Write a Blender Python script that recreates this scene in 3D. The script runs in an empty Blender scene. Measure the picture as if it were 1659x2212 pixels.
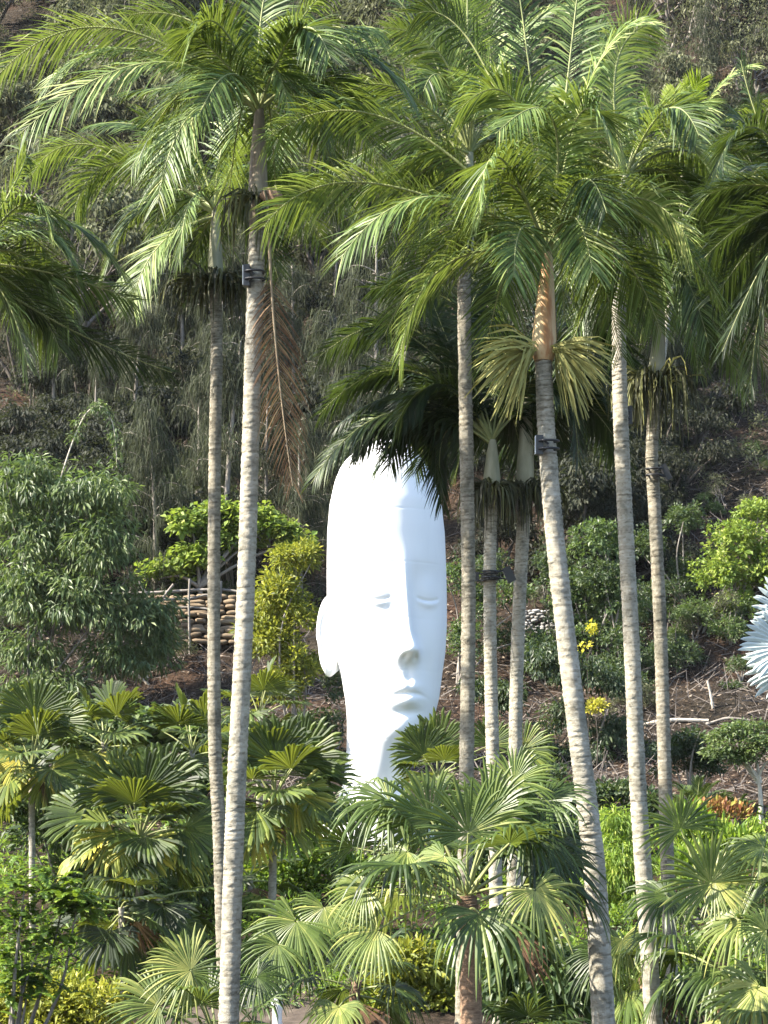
import bpy, math, random
import numpy as np
from mathutils import Vector

R = math.radians
rng = np.random.RandomState(7)
random.seed(7)
scene = bpy.context.scene
col = scene.collection

# ------------------------------------------------------------------ camera, world, sun, exposure
F = 4500.0            # focal length in picture units (picture 1659 wide)
CW, CH, HZ = 1659.0, 2212.0, 1750.0
CAMZ = 5.5
cam_d = bpy.data.cameras.new("camera")
cam_d.sensor_fit = 'HORIZONTAL'
cam_d.sensor_width = 36.0
cam_d.lens = 36.0 * F / CW
cam_d.shift_y = (HZ - CH / 2) / CW
cam_d.clip_start = 0.5
cam_d.clip_end = 2000.0
cam = bpy.data.objects.new("camera", cam_d)
cam.location = (0, 0, CAMZ)
cam.rotation_euler = (R(90), 0, 0)
col.objects.link(cam)
scene.camera = cam

SUN_AZ, SUN_EL = 76.0, 43.0          # degrees left of straight behind the camera, height
to_sun = Vector((-math.sin(R(SUN_AZ)) * math.cos(R(SUN_EL)), -math.cos(R(SUN_AZ)) * math.cos(R(SUN_EL)), math.sin(R(SUN_EL))))
world = bpy.data.worlds.new("World")
scene.world = world
world.use_nodes = True
wn = world.node_tree
wn.nodes.clear()
sky = wn.nodes.new('ShaderNodeTexSky')
sky.sky_type = 'NISHITA'
sky.sun_disc = False
sky.sun_elevation = R(SUN_EL)
sky.sun_rotation = math.atan2(to_sun.x, to_sun.y)
bg = wn.nodes.new('ShaderNodeBackground')
bg.inputs['Strength'].default_value = 0.11
wo = wn.nodes.new('ShaderNodeOutputWorld')
wn.links.new(sky.outputs[0], bg.inputs[0])
wn.links.new(bg.outputs[0], wo.inputs[0])
sd = bpy.data.lights.new("sun", 'SUN')
sd.energy = 5.0
sd.angle = R(0.53)
sd.color = (1.0, 0.925, 0.79)
so = bpy.data.objects.new("sun", sd)
so.rotation_euler = (-to_sun).to_track_quat('-Z', 'Y').to_euler()
so.location = (-30, -20, 60)
col.objects.link(so)
vs = scene.view_settings
vs.view_transform = 'Standard'
vs.look = 'None'
vs.exposure = 2.05
vs.gamma = 1.0
scene.render.engine = 'CYCLES'
scene.cycles.max_bounces = 6
scene.cycles.diffuse_bounces = 3
scene.cycles.glossy_bounces = 2
scene.cycles.transmission_bounces = 3
scene.cycles.transparent_max_bounces = 4
scene.cycles.caustics_reflective = False
scene.cycles.caustics_refractive = False

# ------------------------------------------------------------------ helpers
def P(px, py, Y):
    return np.array([(px - CW / 2) / F * Y, Y, CAMZ + (HZ - py) / F * Y])

GY = [-60, 0, 8, 18, 30, 38, 45, 52, 60, 70, 78, 88, 100, 130, 160, 220, 300]
GZ = [3.6, 3.7, 2.5, 0.4, 0.0, 0.4, 1.5, 3.0, 4.8, 7.2, 10.4, 16.6, 24.5, 47.0, 71.0, 115.0, 150.0]
def gz(x, y):
    z = np.interp(y, GY, GZ)
    k = np.clip((np.asarray(y) - 62) / 30, 0, 1)
    return z + k * (1.0 * np.sin(x * .13 + y * .07) + .5 * np.sin(x * .41 - y * .23 + 1.3) + .25 * np.sin(x * .9 + y * .8))

def hit_depth(px, py, lo=40., hi=200.):
    ys = np.linspace(lo, hi, 1600)
    d = gz((px - CW / 2) / F * ys, ys) - (CAMZ + (HZ - py) / F * ys)
    i = np.argmax(d > 0)
    return float(ys[i])

def norm(v):
    v = np.asarray(v, float)
    return v / np.maximum(np.linalg.norm(v, axis=-1, keepdims=True), 1e-9)

class MB:
    """collects vertices, quads and triangles; builds ONE mesh object"""
    def __init__(s):
        s.v, s.q, s.t, s.n = [], [], [], 0
    def add(s, V, Q=None, T=None, mat=0, tint=0.5, smooth=False):
        V = np.asarray(V, float).reshape(-1, 3)
        if Q is not None and len(Q):
            Q = np.asarray(Q, int)
            s.q.append((Q + s.n, np.full(len(Q), mat), np.broadcast_to(tint, (len(Q),)), np.full(len(Q), smooth)))
        if T is not None and len(T):
            T = np.asarray(T, int)
            s.t.append((T + s.n, np.full(len(T), mat), np.broadcast_to(tint, (len(T),)), np.full(len(T), smooth)))
        s.v.append(V)
        s.n += len(V)
    def mesh(s, name, mats):
        me = bpy.data.meshes.new(name)
        V = np.concatenate(s.v)
        q = [np.concatenate(a) for a in zip(*s.q)] if s.q else [np.zeros((0, 4), int)] + [np.zeros(0)] * 3
        t = [np.concatenate(a) for a in zip(*s.t)] if s.t else [np.zeros((0, 3), int)] + [np.zeros(0)] * 3
        nq, nt = len(q[0]), len(t[0])
        me.vertices.add(len(V))
        me.vertices.foreach_set('co', V.astype(np.float32).ravel())
        me.loops.add(nq * 4 + nt * 3)
        me.loops.foreach_set('vertex_index', np.concatenate([q[0].ravel(), t[0].ravel()]).astype(np.int32))
        me.polygons.add(nq + nt)
        me.polygons.foreach_set('loop_start', np.concatenate([np.arange(nq) * 4, nq * 4 + np.arange(nt) * 3]).astype(np.int32))
        me.polygons.foreach_set('material_index', np.concatenate([q[1], t[1]]).astype(np.int32))
        me.polygons.foreach_set('use_smooth', np.concatenate([q[3], t[3]]).astype(bool))
        at = me.attributes.new('tint', 'FLOAT', 'FACE')
        at.data.foreach_set('value', np.concatenate([q[2], t[2]]).astype(np.float32))
        for m in (mats if isinstance(mats, (list, tuple)) else [mats]):
            me.materials.append(m)
        me.update(calc_edges=True)
        return me
    def build(s, name, mats, parent=None, kind=None):
        st = getattr(s, 'stalk', None)
        o = link(name, s.mesh(name, mats[:1] if st else mats), parent, kind)
        if st:                                    # the leaf's own stalk is a sub-part
            k = MB()
            tube(k, st[0], st[1], 5, 0, .6)
            q = link('stalk', k.mesh('stalk', mats[1]))
            q.parent = o
        return o

def link(name, data, parent=None, kind=None):
    o = bpy.data.objects.new(name, data)
    col.objects.link(o)
    if parent is not None:
        o.parent = parent
        o.location = -parent.location        # parts are built in world coordinates
    if kind:
        o['kind'] = kind
    return o

def tag(o, label, cat, group=None):
    o['label'] = label
    o['category'] = cat
    if group:
        o['group'] = group
    return o

def thing(name, label, cat, loc=(0, 0, 0), group=None):
    o = bpy.data.objects.new(name, None)
    col.objects.link(o)
    o.location = [float(c) for c in loc]
    o.empty_display_size = .2
    return tag(o, label, cat, group)

def tube(mb, pts, rad, sides=6, mat=0, tint=0.5, cap=True, smooth=True):
    pts = np.asarray(pts, float)
    n = len(pts)
    rad = np.broadcast_to(rad, (n,))
    t = norm(np.gradient(pts, axis=0))
    ref = np.array([0, 1, 0.]) if abs(np.mean(t, 0)[1]) < .8 else np.array([1., 0, 0])
    a = norm(np.cross(t, ref))
    b = np.cross(t, a)
    ang = np.arange(sides) / sides * 2 * np.pi
    V = pts[:, None] + rad[:, None, None] * (a[:, None] * np.cos(ang)[None, :, None] + b[:, None] * np.sin(ang)[None, :, None])
    i, j = np.meshgrid(np.arange(n - 1), np.arange(sides), indexing='ij')
    j2 = (j + 1) % sides
    Q = np.stack([i * sides + j, i * sides + j2, (i + 1) * sides + j2, (i + 1) * sides + j], -1).reshape(-1, 4)
    tq = np.repeat(np.broadcast_to(tint, (n,))[:-1], sides) if np.ndim(tint) else tint
    mb.add(V.reshape(-1, 3), Q, mat=mat, tint=tq, smooth=smooth)
    if cap:
        for k, rev in ((0, 1), (n - 1, 0)):
            T = [[sides, (m + 1) % sides, m] if rev else [sides, m, (m + 1) % sides] for m in range(sides)]
            mb.add(np.vstack([V[k], pts[k]]), None, T, mat=mat, tint=float(np.broadcast_to(tint, (n,))[k]))

def box(mb, c, ax, ay, az, mat=0, tint=.5):
    c, ax, ay, az = [np.asarray(k, float) for k in (c, ax, ay, az)]
    V = [c + i * ax + j * ay + k * az for i in (-1, 1) for j in (-1, 1) for k in (-1, 1)]
    Q = [[0, 1, 3, 2], [4, 6, 7, 5], [0, 4, 5, 1], [2, 3, 7, 6], [0, 2, 6, 4], [1, 5, 7, 3]]
    mb.add(V, Q, mat=mat, tint=tint)

def bez(O, M, T, n):
    """quadratic curve through O, M (middle), T"""
    O, M, T = [np.asarray(k, float) for k in (O, M, T)]
    C = 2 * M - .5 * (O + T)
    s = np.linspace(0, 1, n)[:, None]
    return (1 - s) ** 2 * O + 2 * s * (1 - s) * C + s * s * T

def spline(pts, n):
    pts = np.asarray(pts, float)
    if len(pts) == 2:
        pts = np.vstack([pts[0], pts.mean(0), pts[1]])
    p = np.vstack([2 * pts[0] - pts[1], pts, 2 * pts[-1] - pts[-2]])
    out = []
    for u in np.linspace(0, len(pts) - 1 - 1e-6, n):
        i = int(u)
        s = u - i
        a, b, c, d = p[i:i + 4]
        out.append(.5 * (2 * b + (c - a) * s + (2 * a - 5 * b + 4 * c - d) * s * s + (3 * b - a - 3 * c + d) * s ** 3))
    return np.array(out)

# ------------------------------------------------------------------ materials
def new_mat(name):
    m = bpy.data.materials.new(name)
    m.use_nodes = True
    nt = m.node_tree
    nt.nodes.clear()
    out = nt.nodes.new('ShaderNodeOutputMaterial')
    return m, nt, out

def ramp(nt, src, stops):
    r = nt.nodes.new('ShaderNodeValToRGB')
    e = r.color_ramp.elements
    e[0].position, e[0].color = stops[0][0], (*stops[0][1], 1)
    e[1].position, e[1].color = stops[-1][0], (*stops[-1][1], 1)
    for p, c in stops[1:-1]:
        k = e.new(p)
        k.color = (*c, 1)
    nt.links.new(src, r.inputs[0])
    return r.outputs[0]

def noise(nt, scale, detail=4, rough=.6, dist=0., vec=None):
    n = nt.nodes.new('ShaderNodeTexNoise')
    n.inputs['Scale'].default_value = scale
    n.inputs['Detail'].default_value = detail
    n.inputs['Roughness'].default_value = rough
    n.inputs['Distortion'].default_value = dist
    if vec is not None:
        nt.links.new(vec, n.inputs['Vector'])
    return n.outputs[0]

def geo_pos(nt, scale=(1, 1, 1)):
    g = nt.nodes.new('ShaderNodeNewGeometry')
    mp = nt.nodes.new('ShaderNodeMapping')
    mp.inputs['Scale'].default_value = scale
    nt.links.new(g.outputs['Position'], mp.inputs['Vector'])
    return mp.outputs[0]

def leaf_mat(name, stops, rough=.45, transl=.3, tcol=(.35, .45, .08), spec=.4):
    stops = [(p, tuple(min(.6, v * GAIN) for v in c)) for p, c in stops]
    rough = rough + .08
    m, nt, out = new_mat(name)
    a = nt.nodes.new('ShaderNodeAttribute')
    a.attribute_name = 'tint'
    c = ramp(nt, a.outputs['Fac'], stops)
    b = nt.nodes.new('ShaderNodeBsdfPrincipled')
    nt.links.new(c, b.inputs['Base Color'])
    b.inputs['Roughness'].default_value = rough
    b.inputs['Specular IOR Level'].default_value = spec
    t = nt.nodes.new('ShaderNodeBsdfTranslucent')
    mx = nt.nodes.new('ShaderNodeMix')
    mx.data_type = 'RGBA'
    mx.inputs[0].default_value = .55
    nt.links.new(c, mx.inputs[6])
    mx.inputs[7].default_value = (*tcol, 1)
    nt.links.new(mx.outputs[2], t.inputs['Color'])
    s = nt.nodes.new('ShaderNodeMixShader')
    s.inputs[0].default_value = transl
    nt.links.new(b.outputs[0], s.inputs[1])
    nt.links.new(t.outputs[0], s.inputs[2])
    nt.links.new(s.outputs[0], out.inputs[0])
    return m

def solid_mat(name, stops, scale=6, rough=.8, bump=.3, bscale=None, vscale=(1, 1, 1), spec=.3, usetint=0., metal=0., patch=0.):
    m, nt, out = new_mat(name)
    v = geo_pos(nt, vscale)
    f = noise(nt, scale, 6, .65, .3, v)
    if usetint:
        a = nt.nodes.new('ShaderNodeAttribute')
        a.attribute_name = 'tint'
        mx = nt.nodes.new('ShaderNodeMix')
        mx.inputs[0].default_value = usetint
        nt.links.new(f, mx.inputs[2])
        nt.links.new(a.outputs['Fac'], mx.inputs[3])
        f = mx.outputs[0]
    c = ramp(nt, f, stops)
    if patch:                                     # lichen and weather patches
        pc = ramp(nt, noise(nt, 2.6, 5, .65, .8, geo_pos(nt, (1, 1, .8))), [(.34, (.42, .43, .40)), (.47, (.82, .82, .78)), (.6, (1.0, .98, .93)), (.72, (1.12, 1.12, 1.12))])
        mm = nt.nodes.new('ShaderNodeMix')
        mm.data_type = 'RGBA'
        mm.blend_type = 'MULTIPLY'
        mm.inputs[0].default_value = patch
        nt.links.new(c, mm.inputs[6])
        nt.links.new(pc, mm.inputs[7])
        c = mm.outputs[2]
    b = nt.nodes.new('ShaderNodeBsdfPrincipled')
    nt.links.new(c, b.inputs['Base Color'])
    b.inputs['Roughness'].default_value = rough
    b.inputs['Metallic'].default_value = metal
    b.inputs['Specular IOR Level'].default_value = spec
    if bump:
        bp = nt.nodes.new('ShaderNodeBump')
        bp.inputs['Strength'].default_value = bump
        bp.inputs['Distance'].default_value = .03
        nt.links.new(noise(nt, bscale or scale * 3, 5, .7, 0, v), bp.inputs['Height'])
        nt.links.new(bp.outputs[0], b.inputs['Normal'])
    nt.links.new(b.outputs[0], out.inputs[0])
    return m

GAIN = 1.1
M = {}
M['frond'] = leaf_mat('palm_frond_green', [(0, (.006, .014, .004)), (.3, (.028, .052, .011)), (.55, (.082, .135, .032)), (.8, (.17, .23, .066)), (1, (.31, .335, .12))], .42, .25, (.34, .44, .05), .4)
M['frond_dark'] = leaf_mat('palm_frond_shade_cycad_green', [(0, (.005, .012, .004)), (.6, (.018, .036, .011)), (1, (.075, .105, .025))], .42, .18, (.2, .3, .04), .35)  # overhead crowns' shade darkened into the frond colour; cycads' own green too
M['frond_new'] = leaf_mat('palm_frond_new', [(0, (.07, .12, .015)), (1, (.2, .25, .03))], .4, .4, (.42, .55, .04))
M['frond_dead'] = leaf_mat('palm_frond_dead', [(0, (.05, .028, .018)), (.6, (.13, .075, .045)), (1, (.26, .17, .09))], .7, .15, (.3, .16, .06), .2)
M['litter'] = leaf_mat('dry_leaf_litter', [(0, (.05, .036, .027)), (.6, (.12, .09, .065)), (1, (.28, .23, .18))], .8, .05, (.2, .15, .1), .1)
M['rachis'] = solid_mat('palm_leaf_stalk', [(.3, (.16, .19, .07)), (.7, (.28, .29, .12))], 5, .5, 0)
M['rachis_dead'] = solid_mat('dry_leaf_stalk', [(.3, (.22, .15, .09)), (.7, (.36, .28, .18))], 5, .7, 0)
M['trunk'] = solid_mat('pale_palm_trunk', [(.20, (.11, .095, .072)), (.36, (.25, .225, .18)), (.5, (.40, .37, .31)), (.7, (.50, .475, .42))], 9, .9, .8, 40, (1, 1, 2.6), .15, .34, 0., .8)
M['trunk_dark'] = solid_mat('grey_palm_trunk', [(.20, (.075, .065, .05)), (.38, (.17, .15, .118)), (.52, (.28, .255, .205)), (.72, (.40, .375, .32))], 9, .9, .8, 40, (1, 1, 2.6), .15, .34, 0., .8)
M['shaft'] = solid_mat('palm_crownshaft_green', [(.3, (.20, .20, .13)), (.7, (.34, .33, .24))], 3, .5, .1, None, (2, 2, .5))
M['shaft_orange'] = solid_mat('palm_crownshaft_orange', [(.25, (.16, .07, .035)), (.42, (.34, .17, .07)), (.55, (.46, .33, .18)), (.8, (.40, .36, .22))], 2.6, .55, .15, None, (2.5, 2.5, .45))
M['shaft_brown'] = solid_mat('palm_crownshaft_brown_shaded', [(.25, (.07, .05, .035)), (.45, (.15, .115, .08)), (.7, (.27, .23, .16))], 3, .6, .2, None, (2.5, 2.5, .5))  # brownish sheath colour that also takes in the shadow on it
M['flower'] = leaf_mat('palm_flower_strands', [(0, (.13, .12, .03)), (1, (.34, .33, .11))], .6, .15, (.4, .4, .1))
M['fruit'] = leaf_mat('palm_fruit_strands', [(0, (.010, .011, .006)), (.6, (.04, .042, .014)), (.85, (.10, .105, .035)), (1, (.2, .2, .07))], .6, .1, (.2, .2, .05))
M['fan'] = leaf_mat('fan_palm_leaf', [(0, (.006, .014, .003)), (.3, (.025, .046, .008)), (.55, (.075, .11, .018)), (.8, (.17, .195, .035)), (1, (.40, .34, .05))], .46, .28, (.36, .42, .04), .38)
M['fan_gloss'] = leaf_mat('fan_palm_leaf_glossy', [(0, (.006, .014, .004)), (.3, (.024, .044, .009)), (.55, (.068, .105, .024)), (.82, (.15, .185, .048)), (1, (.34, .34, .10))], .36, .25, (.34, .44, .06), .36)
M['fan_silver'] = leaf_mat('fan_palm_leaf_silver', [(0, (.30, .36, .36)), (1, (.46, .52, .52))], .5, .15, (.4, .45, .4))
M['fan_trunk'] = solid_mat('fan_palm_trunk', [(.3, (.14, .125, .10)), (.55, (.30, .275, .23)), (.8, (.42, .40, .35))], 8, .85, .4, 25, (1, 1, 2), .2)
M['liv_trunk'] = solid_mat('fibrous_palm_trunk', [(.3, (.10, .06, .04)), (.55, (.26, .17, .11)), (.8, (.42, .31, .22))], 9, .85, .6, 30, (1, 1, 2.5), .2)
M['white'] = solid_mat('white_sculpture_paint', [(.25, (.74, .75, .76)), (.5, (.81, .815, .82)), (.8, (.83, .835, .84))], .9, .6, 0, None, (1.6, 1.6, .25), .25)
M['bark'] = solid_mat('grey_bark', [(.3, (.12, .105, .09)), (.6, (.27, .24, .21)), (.8, (.42, .39, .35))], 5, .9, .4, 20, (1, 1, .4))
M['bark_dark'] = solid_mat('dark_bark', [(.3, (.03, .025, .02)), (.7, (.10, .085, .07))], 5, .9, .4, 20, (1, 1, .4))
M['twig'] = solid_mat('dry_twigs', [(.3, (0.070, 0.059, 0.052)), (.6, (0.161, 0.140, 0.126)), (.8, (0.294, 0.266, 0.238))], 1.2, .9, 0)
M['wood_pale'] = solid_mat('bleached_wood', [(.3, (.34, .29, .23)), (.7, (.58, .53, .45))], 4, .85, .3, 20)
M['black'] = solid_mat('black_metal', [(.3, (.010, .010, .012)), (.7, (.022, .022, .025))], 6, .45, 0, None, (1, 1, 1), .5)
M['lens'] = solid_mat('lamp_glass', [(.3, (.40, .43, .45)), (.7, (.55, .58, .6))], 3, .15, 0, None, (1, 1, 1), .6)
M['bag'] = solid_mat('earth_bag', [(.3, (.09, .065, .042)), (.6, (.20, .15, .10)), (.8, (.30, .24, .165))], 3, .9, .5, 25, (1, 1, 1), .2, .5)
M['stone'] = solid_mat('grey_stone', [(.3, (.13, .125, .12)), (.6, (.32, .31, .30)), (.8, (.5, .49, .47))], 3, .9, .4, 20, (1, 1, 1), .2, .4)
M['casuarina'] = leaf_mat('wispy_needles', [(0, (.012, .015, .009)), (.6, (.036, .043, .025)), (1, (.095, .104, .06))], .7, .25, (.16, .19, .08), .2)
M['dry_leaf'] = leaf_mat('sparse_dry_leaves', [(0, (.028, .033, .018)), (.6, (.075, .082, .045)), (1, (.18, .185, .11))], .7, .25, (.22, .25, .1), .2)
M['thicket'] = leaf_mat('hillside_thicket_leaf_shaded', [(0, (0.008, 0.010, 0.006)), (.6, (0.021, 0.025, 0.015)), (1, (0.052, 0.056, 0.033))], .6, .22, (0.099, 0.121, 0.039), .25)  # leaf green lowered to imitate deep shade on the mid slope
M['lf_dark'] = leaf_mat('shrub_leaf_dark', [(0, (0.012, 0.025, 0.009)), (.6, (0.034, 0.058, 0.020)), (1, (0.085, 0.111, 0.043))], .42, .25, (.2, .3, .05), .45)
M['lf_mid'] = leaf_mat('shrub_leaf_mid', [(0, (0.021, 0.043, 0.014)), (.6, (0.055, 0.089, 0.029)), (1, (0.128, 0.162, 0.055))], .42, .3, (.25, .38, .06), .45)
M['lf_lime'] = leaf_mat('tree_leaf_lime', [(0, (.04, .07, .012)), (.4, (.10, .16, .026)), (.75, (.19, .25, .045)), (1, (.32, .35, .09))], .5, .36, (.42, .55, .06), .35)
M['lf_yellow'] = leaf_mat('shrub_leaf_yellow_green', [(0, (.03, .045, .006)), (.4, (.12, .15, .018)), (.75, (.27, .28, .035)), (1, (.45, .40, .06))], .45, .35, (.5, .52, .05), .4)
M['lf_bright'] = leaf_mat('shrub_leaf_bright', [(0, (.018, .042, .006)), (.4, (.065, .125, .014)), (.75, (.15, .23, .03)), (1, (.28, .34, .06))], .45, .35, (.38, .55, .04), .4)
M['lf_red'] = leaf_mat('croton_leaf_red', [(0, (.06, .03, .012)), (.45, (.16, .055, .025)), (.7, (.26, .14, .04)), (.85, (.22, .22, .04)), (1, (.32, .28, .06))], .5, .25, (.4, .22, .05), .35)
M['petal'] = leaf_mat('yellow_blossom', [(0, (.40, .36, .03)), (1, (.6, .55, .06))], .6, .4, (.7, .6, .05))

def ground_mat():
    m, nt, out = new_mat('hillside_soil')
    v = geo_pos(nt)
    big = ramp(nt, noise(nt, .16, 4, .6, .6, v), [(.36, (.030, .026, .021)), (.54, (.043, .033, .026)), (.70, (.072, .044, .032)), (.8, (.06, .052, .043))])  # soil tones also lowered to imitate the mid slope's deep shade
    fine = ramp(nt, noise(nt, 4.5, 9, .8, .5, v), [(.33, (.15, .14, .13)), (.5, (.7, .66, .6)), (.68, (2.2, 2.0, 1.75))])
    mx = nt.nodes.new('ShaderNodeMix')
    mx.data_type = 'RGBA'
    mx.blend_type = 'MULTIPLY'
    mx.inputs[0].default_value = .9
    nt.links.new(big, mx.inputs[6])
    nt.links.new(fine, mx.inputs[7])
    b = nt.nodes.new('ShaderNodeBsdfPrincipled')
    b.inputs['Roughness'].default_value = .95
    b.inputs['Specular IOR Level'].default_value = .1
    nt.links.new(mx.outputs[2], b.inputs['Base Color'])
    bp = nt.nodes.new('ShaderNodeBump')
    bp.inputs['Strength'].default_value = .8
    bp.inputs['Distance'].default_value = .25
    nt.links.new(noise(nt, 2.2, 8, .75, .3, v), bp.inputs['Height'])
    nt.links.new(bp.outputs[0], b.inputs['Normal'])
    nt.links.new(b.outputs[0], out.inputs[0])
    return m
M['ground'] = ground_mat()
M['path'] = solid_mat('trodden_path', [(.3, (.035, .026, .021)), (.55, (.075, .058, .046)), (.75, (.13, .105, .085))], 2.5, .95, .5, 14)

# ------------------------------------------------------------------ terrain
def sheet(name, xs, ys, zfun, mat):
    X, Yy = np.meshgrid(xs, ys, indexing='ij')
    Z = zfun(X, Yy)
    V = np.stack([X, Yy, Z], -1).reshape(-1, 3)
    n, k = len(xs), len(ys)
    i, j = np.meshgrid(np.arange(n - 1), np.arange(k - 1), indexing='ij')
    Q = np.stack([i * k + j, (i + 1) * k + j, (i + 1) * k + j + 1, i * k + j + 1], -1).reshape(-1, 4)
    mb = MB()
    mb.add(V, Q, smooth=True)
    o = mb.build(name, mat)
    o['kind'] = 'structure'
    return o
sheet('ground', np.concatenate([np.linspace(-220, -42, 20), np.linspace(-40, 40, 121), np.linspace(42, 220, 20)]),
      np.concatenate([np.linspace(-60, 28, 23), np.linspace(30, 130, 151), np.linspace(132, 300, 43)]), gz, M['ground'])
def path_z(x, y):
    return gz(x, y) + .03 + .02 * np.sin(x * 3 + y)
sheet('path', np.linspace(-4.6, -.7, 30), np.linspace(40, 48, 40), path_z, M['path'])

# ------------------------------------------------------------------ pinnate fronds and feather palms
def frond_mesh(mb, O, Mi, T, nl=78, leaf=.78, wid=.028, droop=.34, vee=.14, mat=0, smat=1, tint0=.5, roll=None, start=.13, rad=.022, spread=1.0):
    c = bez(O, Mi, T, 24)
    s = np.linspace(0, 1, 24)
    mb.stalk = (c, np.interp(s, [0, .15, 1], [rad * 1.5, rad, rad * .25]))
    u = np.linspace(start, .985, nl)
    pos = np.stack([np.interp(u, s, c[:, k]) for k in range(3)], -1)
    tg = norm(np.gradient(c, axis=0))
    tan = norm(np.stack([np.interp(u, s, tg[:, k]) for k in range(3)], -1))
    chord = norm(np.asarray(T, float) - np.asarray(O, float))
    hor = np.array([chord[0], chord[1], 0.])
    if np.linalg.norm(hor) < .15:
        hor = np.array([.6, -.8, 0])
    side0 = norm(np.cross(norm(hor), [0, 0, 1.]))
    side = norm(side0 - tan * (tan @ side0)[:, None])
    up = norm(np.cross(side, tan))
    if roll is None:
        roll = rng.uniform(.25, .95) * rng.choice([-1, 1])
    if roll:
        r = roll * np.linspace(.3, 1, nl)[:, None]
        side, up = side * np.cos(r) + up * np.sin(r), up * np.cos(r) - side * np.sin(r)
    prof = np.interp(u, [start, .3, .6, .85, 1], [.55, .95, 1, .7, .4])
    st = np.array([0, .3, .65, 1.])
    wp = np.array([.45, 1., .8, .06])
    for sg in (-1, 1):
        L = leaf * prof * (1 + .12 * rng.randn(nl)) * spread
        fw = np.interp(u, [start, .3, .8, 1], [.55, .8, 1.05, 1.7]) + .09 * rng.randn(nl)
        d = norm(sg * side + fw[:, None] * tan + (vee + .10 * rng.randn(nl))[:, None] * up)
        dr = droop * (1 + .25 * rng.randn(nl)) * np.interp(u, [0, .6, 1], [.85, 1, .8])
        p = pos[:, None] + d[:, None] * (L[:, None] * st)[..., None]
        p[..., 2] -= (dr * L)[:, None] * (st ** 1.9)
        p = p - d[:, None] * ((.28 * np.clip(dr, 0, 1.3) * L)[:, None] * st ** 3)[..., None]
        loc = norm(np.gradient(p, axis=1))
        w = tan[:, None] - loc * np.sum(tan[:, None] * loc, -1, keepdims=True)
        w = norm(w + .18 * rng.randn(nl, 1, 3))
        hw = (wid * .5 * prof[:, None] ** .4 * wp)[..., None]
        V = np.stack([p - w * hw, p + w * hw], 2)               # nl,4,2,3
        base = (np.arange(nl) * 8)[:, None]
        k = np.arange(3)[None] * 2
        Q = np.stack([base + k, base + k + 1, base + k + 3, base + k + 2], -1).reshape(-1, 4)
        tn = np.clip(tint0 + .20 * rng.randn(nl), 0, 1)
        mb.add(V.reshape(-1, 3), Q, mat=mat, tint=np.repeat(tn, 3))

def px_frond(parent, Y, O, Mi, T, dd=0., mats=None, **kw):
    jit = rng.randn() * .15
    mb = MB()
    k = Y / 30.
    frond_mesh(mb, P(O[0], O[1], Y), P(Mi[0], Mi[1], Y + dd * .55 + jit), P(T[0], T[1], Y + dd + jit), **kw)
    return mb.build('frond', mats or [M['frond'], M['rachis']], parent)

def ringed_trunk(name, pxs, Y, r0, r1, mat, parent, ring=.085, sides=18):
    """pxs from top to bottom in picture units; carried on down to the ground"""
    W = np.array([P(a, b, Y) for a, b in pxs])[::-1]
    d = W[0] - W[1]
    d = d / max(abs(d[2]), 1e-6)
    zb = float(gz(W[0][0], Y)) - .15
    if W[0][2] > zb + .3:
        foot = W[0] + d * (W[0][2] - zb) * 1.0
        foot[0] = W[0][0] + np.clip(d[0], -.08, .08) * (W[0][2] - zb)
        foot[1] = Y
        W = np.vstack([foot, W])
    n = max(12, int((W[-1][2] - W[0][2]) / ring) * 3)
    c = spline(W, n)
    s = np.linspace(0, 1, n)
    rad = np.interp(s, [0, .06, .5, 1], [r0 * 1.25, r0, (r0 + r1) / 2, r1])
    ph = np.arange(n) % 3
    rad = rad * np.where(ph == 0, 1 + .04 * rng.rand(n) ** 2, np.where(ph == 1, 1.0, .985)) * (1 + .014 * rng.randn(n))
    ang = np.arange(sides) / sides * 2 * np.pi
    V = c[:, None] + rad[:, None, None] * np.stack([np.cos(ang), np.sin(ang), 0 * ang], -1)[None]
    V += rng.randn(n, sides, 1) * .003 * np.array([1, 1, 1.6])
    V[:, :, 2] += (.02 * np.sin(ang * 1 + 1) )[None] * (rng.rand(n)[:, None])
    mb = MB()
    i, j = np.meshgrid(np.arange(n - 1), np.arange(sides), indexing='ij')
    j2 = (j + 1) % sides
    Q = np.stack([i * sides + j, i * sides + j2, (i + 1) * sides + j2, (i + 1) * sides + j], -1).reshape(-1, 4)
    tn = np.where(ph[:-1] == 2, .46, .56) + .11 * rng.randn(n - 1)
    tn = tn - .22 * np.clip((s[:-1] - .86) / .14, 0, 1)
    tn = np.repeat(tn, sides) + .13 * rng.randn((n - 1) * sides)
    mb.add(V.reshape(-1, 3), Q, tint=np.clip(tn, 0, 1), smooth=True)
    T = [[sides, m, (m + 1) % sides] for m in range(sides)]
    mb.add(np.vstack([V[-1], c[-1]]), None, T)
    o = mb.build(name, mat, parent)
    return o, W[0]

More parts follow.
